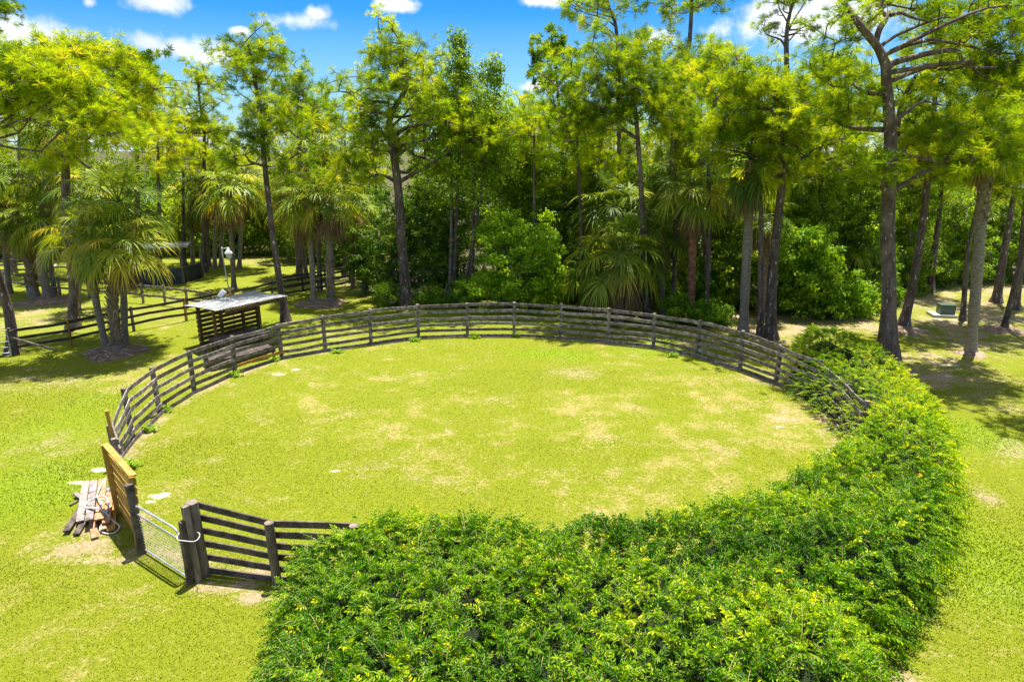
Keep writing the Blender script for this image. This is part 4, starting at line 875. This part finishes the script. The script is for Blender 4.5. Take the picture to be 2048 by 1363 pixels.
palm('palm fronds hanging in the bushes right of centre', (1692, 600), (1690, 475), 1.25, .15, None, 26, .36, 8, Y=40)
palm('tall rough necked palm standing alone on the right lawn', (1941, 706), (1974, 290), .8, .22, (.70, .97), 12, .38, 6, mid=(1955, 540))
palm('palm crown lit above the middle bushes', (1420, 600), (1355, 360), 1.3, .15, None, 26, .45, 5, Y=42)
palm('small palm spraying fronds at the right forest edge', (1990, 570), (2000, 440), 1.3, .15, None, 24, .42, 6, Y=48)
palm('high palm crown among the middle pines', (1300, 600), (1310, 400), 1.35, .15, None, 26, .40, 6, Y=43)

# ---- broadleaf trees and bushes
BT = broadleaf
BT('broadleaf_tree', 'tall broadleaf tree with a thin spire breaking the skyline', (905, 606), [(915, 95, 16, 34, 14), (925, 150, 45, 36, 34), (985, 140, 26, 36, 16), (950, 230, 85, 60, 90), (930, 340, 90, 80, 90), (985, 300, 60, 80, 60)], mat='leaf', tone=.52, cr=.55)
BT('broadleaf_tree', 'glossy dark green tree left of the big pine trunk', (770, 598), [(770, 520, 45, 70, 60), (800, 440, 60, 60, 60), (850, 500, 60, 90, 90)], mat='leafdark', tone=.42)
BT('broadleaf_tree', 'dark leafy tree between the big pine and the bright bush', (890, 604), [(890, 500, 55, 90, 100), (870, 400, 60, 60, 60), (930, 430, 50, 60, 50)], mat='leafdark', tone=.5, Y=41.5)
BT('bush', 'bright lime green bush behind the middle of the pen fence', (1025, 622), [(1010, 560, 80, 55, 90), (1050, 490, 75, 65, 100), (1080, 570, 50, 45, 50), (1000, 460, 40, 40, 26)], mat='leafbright', tone=.55, cat='bush', L=.19, W=.10)
BT('broadleaf_tree', 'olive green tree behind the bright bush', (1090, 600), [(1060, 370, 80, 80, 110), (1110, 440, 60, 70, 70), (1020, 330, 60, 50, 50), (1040, 290, 50, 40, 30)], mat='leaf', tone=.50, Y=43)
BT('broadleaf_tree', 'loose leafy tree under the middle pines', (1180, 600), [(1150, 400, 60, 80, 70), (1200, 480, 50, 90, 70), (1220, 380, 60, 60, 50)], mat='leaf', tone=.42, Y=43.5)
BT('broadleaf_tree', 'dense shaded tree behind the straight brown pine', (1340, 610), [(1330, 480, 60, 100, 90), (1300, 380, 70, 60, 60), (1370, 560, 50, 60, 50)], mat='leafdark', tone=.5, Y=42)
BT('broadleaf_tree', 'thick green tree between the rusty palm and the grey palm', (1445, 640), [(1440, 560, 60, 80, 90), (1450, 440, 65, 70, 90), (1420, 380, 60, 40, 40), (1480, 350, 50, 40, 30)], mat='leafdark', tone=.62, Y=39.5)
BT('bush', 'broad yellow green bush behind the right end of the fence', (1640, 655), [(1640, 590, 80, 55, 110), (1610, 500, 60, 60, 80), (1700, 600, 50, 50, 60), (1585, 560, 40, 60, 40)], mat='leafbright', tone=.42, cat='bush', L=.19, W=.10, Y=36.5)
BT('broadleaf_tree', 'leafy tree rising over the broad yellow green bush', (1650, 630), [(1640, 430, 75, 70, 110), (1600, 400, 60, 60, 60), (1710, 470, 50, 80, 80), (1670, 360, 60, 50, 50)], mat='leaf', tone=.56, Y=39.5)
BT('broadleaf_tree', 'dark glossy tree left of the massive pine trunk', (1725, 615), [(1720, 340, 60, 60, 70), (1730, 440, 55, 70, 70), (1740, 540, 50, 60, 60)], mat='leafdark', tone=.55, Y=40.5)
BT('broadleaf_tree', 'sunlit tree between the massive pine and the leaning pine', (1830, 600), [(1820, 420, 50, 70, 70), (1850, 380, 50, 50, 50), (1820, 520, 50, 50, 50)], mat='leaf', tone=.58, Y=43)
BT('broadleaf_tree', 'leafy tree behind the utility cabinet', (1905, 580), [(1900, 420, 55, 60, 70), (1890, 500, 55, 50, 60), (1930, 470, 40, 60, 40)], mat='leaf', tone=.52, Y=46)
BT('bush', 'lime bush at the back of the shaded clearing', (1900, 575), [(1880, 545, 50, 30, 44), (1935, 520, 50, 40, 50)], mat='leafbright', tone=.5, cat='bush', Y=46)
BT('broadleaf_tree', 'tree at the right edge behind the slanting pines', (2010, 570), [(2000, 440, 60, 80, 80), (2050, 400, 60, 80, 70)], mat='leafdark', tone=.55, Y=49)
BT('bush', 'low bush closing the lawn beside the black rail fence', (735, 580), [(735, 540, 36, 40, 40), (715, 500, 40, 50, 40)], mat='leafdark', tone=.5, cat='bush', Y=42.5)
BT('bush', 'ragged low growth below the big pine', (870, 612), [(870, 590, 45, 24, 44), (930, 585, 40, 26, 40), (780, 585, 34, 26, 30)], mat='leafbright', tone=.35, cat='bush', L=.16, W=.05)
BT('bush', 'small undergrowth behind the rusty palm', (1410, 650), [(1400, 625, 40, 24, 34), (1440, 630, 36, 22, 26), (1350, 615, 36, 30, 26)], mat='leafbright', tone=.30, cat='bush', L=.16, W=.07)
for x, y, rx, ry, n_, mt, tn_, lb in [(800, 604, 40, 34, 40, 'leafdark', .55, 'ragged dark bush at the foot of the glossy tree'), (960, 606, 40, 40, 44, 'leaf', .5, 'ragged bush left of the bright lime bush'), (1110, 612, 46, 50, 50, 'leafbright', .35, 'green bush between the lime bush and the low fan palm'), (1150, 608, 50, 70, 60, 'leaf', .45, 'tangled bush beside the low fan palm'),
        (1290, 618, 46, 50, 50, 'leafdark', .6, 'bush behind the low palm and brown pine'), (1345, 625, 50, 60, 60, 'leaf', .55, 'tangled bush left of the rusty palm'), (1425, 632, 50, 60, 60, 'leafbright', .30, 'sunlit bush right of the rusty palm'), (1470, 630, 50, 80, 60, 'leaf', .5, 'bush behind the tall grey palm'), (1550, 640, 50, 90, 70, 'leaf', .6, 'leafy bush behind the rough trunked pine'),
        (1700, 640, 60, 50, 60, 'leaf', .62, 'spilling bush left of the massive pine'), (1745, 625, 50, 70, 60, 'leafbright', .3, 'bush filling the gap left of the twin trunks'), (1660, 520, 70, 60, 0, 'leaf', .5, ''), (1810, 600, 40, 60, 50, 'leaf', .5, 'bush in shade behind the leaning grey pine'), (1850, 585, 50, 70, 60, 'leafdark', .6, 'dark bush behind the utility cabinet'),
        (1960, 570, 60, 70, 60, 'leafbright', .4, 'light bush behind the lone right palm'), (2040, 570, 60, 90, 60, 'leaf', .5, 'bush at the far right edge'), (860, 602, 50, 110, 90, 'leafdark', .62, 'tall dark bush right of the big pine trunk')]:
    if n_: BT('bush', lb, (x, y), [(x, y - ry * .8, rx, ry, n_), (x - rx * .5, y - ry * 1.3, rx * .6, ry * .6, n_ * .4), (x + rx * .6, y - ry * .5, rx * .5, ry * .5, n_ * .3)], mat=mt, tone=tn_, cat='bush', Y=G(x, y)[1] + rng.uniform(1.2, 2.2), L=.18, W=.09)
for x, y0, y1, Yv, tn_, lb in [(860, 120, 400, 44, .5, 'airy tree between the forked pine and the spired tree'), (1000, 220, 420, 45, .55, 'airy light tree right of the spired tree'), (1090, 270, 440, 45, .6, 'pale leafed tree under the left middle pines'), (1180, 300, 460, 46, .5, 'airy tree behind the straight brown pine'), (1290, 320, 480, 45, .6, 'light leafed tree between the middle palms'), (1380, 330, 480, 44, .62, 'bright leafed tree behind the rusty palm crown'),
        (1460, 300, 500, 43, .58, 'yellow green tree over the tall grey palm'), (1540, 320, 520, 42, .55, 'leafy tree behind the rough pine trunk'), (1780, 340, 520, 44, .62, 'yellow leafed tree behind the twin trunks'), (1940, 340, 500, 50, .6, 'yellow green tree deep in the right clearing')]:
    m_ = (y0 + y1) / 2; BT('broadleaf_tree', lb, (x, 600), [(x, m_ - (y1 - y0) * .2, 55, (y1 - y0) * .3, 55), (x + 25, m_ + (y1 - y0) * .2, 60, (y1 - y0) * .3, 55)], mat='leaf', tone=tn_, Y=Yv, L=.21, W=.11, nl=32, cr=.42)
far_left = [(-40, 515, 60, 75, .5), (60, 515, 70, 75, .6), (160, 512, 70, 85, .55), (250, 512, 60, 90, .6), (330, 508, 60, 95, .75), (405, 508, 50, 100, .6), (480, 508, 60, 110, .55), (550, 508, 55, 110, .65), (620, 520, 50, 110, .6), (690, 530, 55, 110, .5)]
adj = ['leftmost', 'second', 'third', 'fourth', 'fifth', 'sixth', 'seventh', 'eighth', 'ninth', 'last']
for (x, y, rx, h, tn_), w_ in zip(far_left, adj):
    BT('broadleaf_tree', w_ + ' tree from the left in the hedge line ending the far paddock', (x, y), [(x, y - h * .45, rx, h * .5, 60), (x + 20, y - h * 1.0, rx * .8, h * .35, 34)], tone=tn_, mat='leaf' if tn_ > .55 else 'leafdark', L=.26, W=.14, nl=46, cr=.75, stems=2, group='leafy trees ending the far paddock')

# ---- far woodland as one mass behind everything
mbW = []; mbT = MB()
def far_mass():
    Vs, Fs, Ts, o = [], [], [], 0
    def put(V, F, T):
        nonlocal o
        Vs.append(V); Fs.append(F + o); Ts.append(T); o += len(V)
    Ck = []
    for i in range(120):                                       # leafy understorey
        x = rng.uniform(-80, 85); y = rng.uniform(61, 72) if x < -8 else rng.uniform(50, 72)
        if x > 22 and y < 60: y += 8
        h = rng.uniform(6, 9.5) if x > -5 else rng.uniform(6, 10.5); m_ = 40; c = np.array([x, y, h * .5]); C = c + rand_dirs(m_) * (rng.random(m_) ** .33)[:, None] * [3.2, 2.6, h * .5]
        V, F, T = cluster_leaves(C, np.full(m_, 1.0) * rng.uniform(.7, 1.3, m_), 42, .36, .20, .35 + rng.normal(0, .15, m_), c); put(V, F, T)
        mbT.tube([[x, y, 0], [x + rng.normal(0, .3), y, h * .8]], [.15, .07], 6, False)
    lf = mk_mesh('woodland_leaves', np.concatenate(Vs), [np.concatenate(Fs)], 'leaf', np.concatenate(Ts))
    Vs, Fs, Ts, o = [], [], [], 0
    for i in range(58):
        x = rng.uniform(-70, 75); y = rng.uniform(58, 85); h = rng.uniform(11, 15.5) if x < 0 else rng.uniform(12, 17)
        n = 48; C = np.array([x, y, h - 3.6]) + rand_dirs(n) * (rng.random(n) ** .4)[:, None] * [3.0, 2.6, 3.8]
        V, F, T = tufts(np.repeat(C, 4, 0) + rng.normal(0, .3, (4 * n, 3)), rand_dirs(4 * n) + [0, 0, .8], 8, .5, .06, .8, .50, .14); put(V, F, T)
        mbT.tube([[x, y, 0], [x + rng.normal(0, .5), y, h * .6], [x + rng.normal(0, .6), y, h - 1]], [.2, .15, .06], 6, False)
        for j in range(8):
            mbT.tube([[x, y, h - 5 + j * .5], C[j]], [.05, .02], 4, False)
    nd = mk_mesh('woodland_needles', np.concatenate(Vs), [np.concatenate(Fs)], 'needle', np.concatenate(Ts))
    root = thing('woodland', 'far pine woodland seen through gaps behind the front trees', 'woodland', (0, 70, 0)); root['kind'] = 'stuff'
    for nm, me_ in (('leaves', lf), ('needles', nd)):
        oo = link(nm, me_, root); oo.location = (0, -70, 0); oo['kind'] = 'stuff'
    oo = mbT.build('trunks', 'pinebark', root); oo['kind'] = 'stuff'
far_mass()

# ---- bark litter mounds round trunks
for lb, (px, py), r_ in [('mound of bark and dead fronds round the front left palm trio', (232, 705), 1.5), ('litter heap under the second left palm cluster', (90, 602), 1.8), ('brown litter ring at the foot of the grey palm pair', (645, 607), 1.6), ('low litter mound round the leaning grey pine', (1812, 660), 1.2),
                     ('litter mound round the massive pine', (1785, 742), 1.1), ('litter ring round the lone palm on the right lawn', (1942, 708), .7), ('litter mound round the pale slender pine', (2008, 660), 1.1)]:
    c = G(px, py); root = thing('litter_mound', lb, 'litter', c)
    k = 40; rgs = [0, .3, .6, .85, 1.0]; V = [[0, 0, .16]]
    for f in rgs[1:]:
        for j in range(k):
            a = j / k * 2 * math.pi; rr = r_ * f * (1 + .12 * math.sin(3 * a + px) + .06 * math.sin(7 * a))
            V.append([rr * math.cos(a), rr * math.sin(a), .16 * (1 - f ** 2) + rng.normal(0, .012) - .02 - (.06 if f == 1 else 0)])
    F3 = [[0, 1 + j, 1 + (j + 1) % k] for j in range(k)]; F4 = [[1 + q * k + j, 1 + (q + 1) * k + j, 1 + (q + 1) * k + (j + 1) % k, 1 + q * k + (j + 1) % k] for q in range(3) for j in range(k)]
    link('soil', mk_mesh('mound', np.array(V), [np.array(F3), np.array(F4)], 'litter', None, True), root)
    if 'frond' in lb or 'palm cluster' in lb or 'pair' in lb:
        mb = MB()
        for q in range(16):
            a = rng.uniform(0, 6.28); p = c + np.array([math.cos(a), math.sin(a), 0]) * rng.uniform(.3, 1.2) * r_ * .8 + [0, 0, .14]; d = rand_dirs(1)[0] * [.35, .35, .06]
            mb.bar(p - d, p + d, .05, .02)
        mb.build('fallen_stalks', 'white2', root)['kind'] = 'stuff'

# ---- the hedge
def hedge():
    root = thing('hedge', 'large glossy green hedge wrapping the near and right side of the round pen', 'hedge', (3, 9, 0))
    bx0, by0 = HPOLY.min(0); bx1, by1 = HPOLY.max(0)
    def hh(P, d):
        h = 2.05 + (vnoise(P, 2.2, 21, 3) - .5) * .8 + (vnoise(P, .8, 22, 2) - .5) * .45
        far_ = ss(P[:, 1], 16, 24); h = h * (1 - .16 * far_)
        e = np.clip(d / 1.15, 0, 1); return h * (.16 + .84 * np.sqrt(np.clip(1 - (1 - e) ** 2.2, 0, 1)))
    # occluder hull inside the hedge, near-black colour stands in for inner shade
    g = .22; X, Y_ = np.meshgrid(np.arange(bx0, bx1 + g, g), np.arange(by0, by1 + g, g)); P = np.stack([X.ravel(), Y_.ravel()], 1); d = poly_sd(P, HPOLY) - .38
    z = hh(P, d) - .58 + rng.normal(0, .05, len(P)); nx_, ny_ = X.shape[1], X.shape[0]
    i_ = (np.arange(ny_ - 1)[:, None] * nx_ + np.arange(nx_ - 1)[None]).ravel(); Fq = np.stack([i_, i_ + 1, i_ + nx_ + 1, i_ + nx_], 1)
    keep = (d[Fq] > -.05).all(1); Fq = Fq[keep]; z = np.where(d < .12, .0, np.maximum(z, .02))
    link('shade_hull', mk_mesh('shade_hull', np.c_[P, z] - np.array(root.location), [Fq], 'shadehull', None, True), root)
    # sprigs
    n = 60000; P = np.c_[rng.uniform(bx0, bx1, n), rng.uniform(by0, by1, n)]; d = poly_sd(P, HPOLY)
    vis = (np.abs(P[:, 0]) < (P[:, 1] * .96 + CAMH * .27 - 0) * .76 + 1.2) & (P[:, 1] > 5.6)
    area = (bx1 - bx0) * (by1 - by0)
    dist = np.hypot(P[:, 1], CAMH - 1.5)
    dens_need = np.where(P[:, 1] < 13, 80, np.where(P[:, 1] < 18, 60, 46)) * np.where(d < 1.0, 1.9, 1.0)
    p_keep = dens_need / (n / area); kk = (d > -.02) & vis & (rng.random(n) < p_keep); P, d = P[kk], d[kk]
    n = len(P); eps = .08
    H0 = hh(P, d)
    gx_ = (hh(P + [eps, 0], poly_sd(P + [eps, 0], HPOLY)) - H0) / eps; gy_ = (hh(P + [0, eps], poly_sd(P + [0, eps], HPOLY)) - H0) / eps
    nrm = unit(np.c_[-gx_, -gy_, np.ones(n)])
    side = ss(1.0 - d, .2, .9)
    lower = rng.random(n)
    zz = H0 * np.where(side > .3, 1 - .75 * lower * side, 1 - .0 * lower) - rng.exponential(.13, n) + .02
    # outward dir for sides
    dx = poly_sd(P + [eps, 0], HPOLY) - d; dy = poly_sd(P + [0, eps], HPOLY) - d; outw = -unit(np.c_[dx, dy, np.zeros(n)])
    base = np.c_[P, np.maximum(zz, .12)] - nrm * .12
    base[:, :2] -= (outw * (1 - side[:, None]) * 0)[:, :2]
    az = rng.uniform(0, 2 * math.pi, n); hz = np.c_[np.cos(az), np.sin(az), np.zeros(n)]
    up = rng.uniform(.15, 1.5, n)[:, None]
    D0 = unit(hz * .8 + nrm * .5 + np.array([0, 0, 1]) * up * (1 - .7 * side[:, None]) + outw * side[:, None] * .6 + rand_dirs(n) * side[:, None] * .55)
    Ls = rng.uniform(.28, .62, n) * np.where(P[:, 1] > 18, .8, 1); long_ = rng.random(n) < .04; Ls = np.where(long_, Ls * 1.5, Ls)
    nl = 13; ts = np.linspace(.12, 1, nl); ST = []; LP, LD, LN, LL, LT = [], [], [], [], []
    sidev = unit(np.cross(D0, np.array([0, 0, 1.0]) + rng.normal(0, .25, (n, 3)))); upn = np.cross(sidev, D0)
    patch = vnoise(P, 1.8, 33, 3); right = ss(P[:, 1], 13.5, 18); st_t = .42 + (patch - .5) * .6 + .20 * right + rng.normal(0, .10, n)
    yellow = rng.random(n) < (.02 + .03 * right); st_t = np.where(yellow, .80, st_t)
    def pt(t_): return base + D0 * (Ls * t_)[:, None] - np.array([0, 0, 1.0]) * (Ls * .38 * t_ ** 2)[:, None]
    lsz = np.where(P[:, 1] > 18, .82, 1.0)
    for q, t_ in enumerate(ts):
        p = pt(t_); tan = unit(D0 - np.array([0, 0, 1.0]) * (.76 * t_)); sg = 1 if q % 2 else -1
        dd = unit(sidev * sg * .9 + tan * .75 + rng.normal(0, .18, (n, 3)) - np.array([0, 0, .22]))
        if q == nl - 1: dd = tan
        LP.append(p); LD.append(dd); LN.append(unit(upn + rng.normal(0, .28, (n, 3)))); LL.append(rng.uniform(.074, .124, n) * (1 - .35 * t_ ** 3) * lsz)
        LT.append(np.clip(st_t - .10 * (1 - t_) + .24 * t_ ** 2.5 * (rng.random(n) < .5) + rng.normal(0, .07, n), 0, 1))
    for s0, e0_ in [((1560, 1275, 1.6), (1690, 1350, 1.25)), ((860, 1300, 1.7), (930, 1330, 1.6))]:
        a_, b2 = G(*s0), G(*e0_); k_ = 22; tt_ = np.linspace(0, 1, k_); Pq = a_ + (b2 - a_) * tt_[:, None] + np.array([0, 0, 1.0]) * (.22 * np.sin(math.pi * tt_))[:, None]
        dq = unit(b2 - a_); sq = unit(np.cross(dq, [0, 0, 1.0])); sgn = np.where(np.arange(k_) % 2, 1, -1)[:, None]
        LP.append(Pq); LD.append(unit(sq * sgn + dq * .8 + rng.normal(0, .1, (k_, 3)))); LN.append(np.tile([0, 0, 1.0], (k_, 1)) + rng.normal(0, .15, (k_, 3))); LL.append(np.full(k_, .15) * (1 - .4 * tt_)); LT.append(np.full(k_, .93) + rng.normal(0, .04, k_))
    LP, LD, LN, LL, LT = map(np.concatenate, (LP, LD, LN, LL, LT))
    V, F = leaves(LP, LD, LN, LL, LL * .40, .30)
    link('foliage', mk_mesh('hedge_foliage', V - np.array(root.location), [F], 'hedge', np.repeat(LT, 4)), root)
    pts = [pt(t_) for t_ in (0, .5, 1.0)]; w = sidev * .004 + upn * .002; Vs = np.stack([pts[0] - w * 1.6, pts[0] + w * 1.6, pts[1] + w * 1.2, pts[1] - w * 1.2, pts[2] + w * .5, pts[2] - w * .5], 1)
    b_ = np.arange(n) * 6; Fs = np.concatenate([np.stack([b_, b_ + 1, b_ + 2, b_ + 3], 1), np.stack([b_ + 3, b_ + 2, b_ + 4, b_ + 5], 1)])
    link('stems', mk_mesh('hedge_stems', Vs.reshape(-1, 3) - np.array(root.location), [Fs], 'stem'), root)
    print('hedge sprigs', n)
M['stem'] = rough_mat('young_stem', (0.22, 0.20, 0.05), (0.40, 0.34, 0.12), 5, (1, 1, 1), 0.7, 0.0)
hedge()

# ---- weeds at the foot of the fence
for lb, (px, py), s_ in [('leafy weed at the fence foot by the orange board', (472, 752), .32), ('weed sprouting under the right curve of the fence', (1345, 712), .28), ('weed tuft by the fifth fence post from the left', (548, 722), .25), ('ground weed along the back of the pen fence', (675, 706), .28),
                     ('weed at the back middle of the pen fence', (950, 676), .30), ('weed by the inner foot of the left fence curve', (300, 862), .30), ('weed clump inside the fence close to the yellow panel', (262, 935), .35), ('weed beside the mid left fence post', (330, 822), .28), ('weed below the back left rails', (830, 682), .26), ('weed by the middle fence post at the back', (1032, 674), .22), ('green weed under the rails of the right back curve', (1330, 690), .5)]:
    c = G(px, py); root = thing('weed', lb, 'plant', c, 'weeds along the pen fence'); n = 80; s_ *= .72
    u = rand_dirs(n) * (rng.random(n) ** .5)[:, None] * [s_ * 1.5, s_, s_ * .5]; P = c + u + [0, 0, s_ * .5]; V, F = leaves(P, rand_dirs(n) * [1, 1, .4], unit(np.array([0, 0, 1.0]) + rng.normal(0, .4, (n, 3))), .12, .07)
    link('foliage', mk_mesh('weed_leaves', V - c, [F], 'leafbright', np.repeat(np.clip(.5 + rng.normal(0, .15, n), 0, 1), 4)), root)
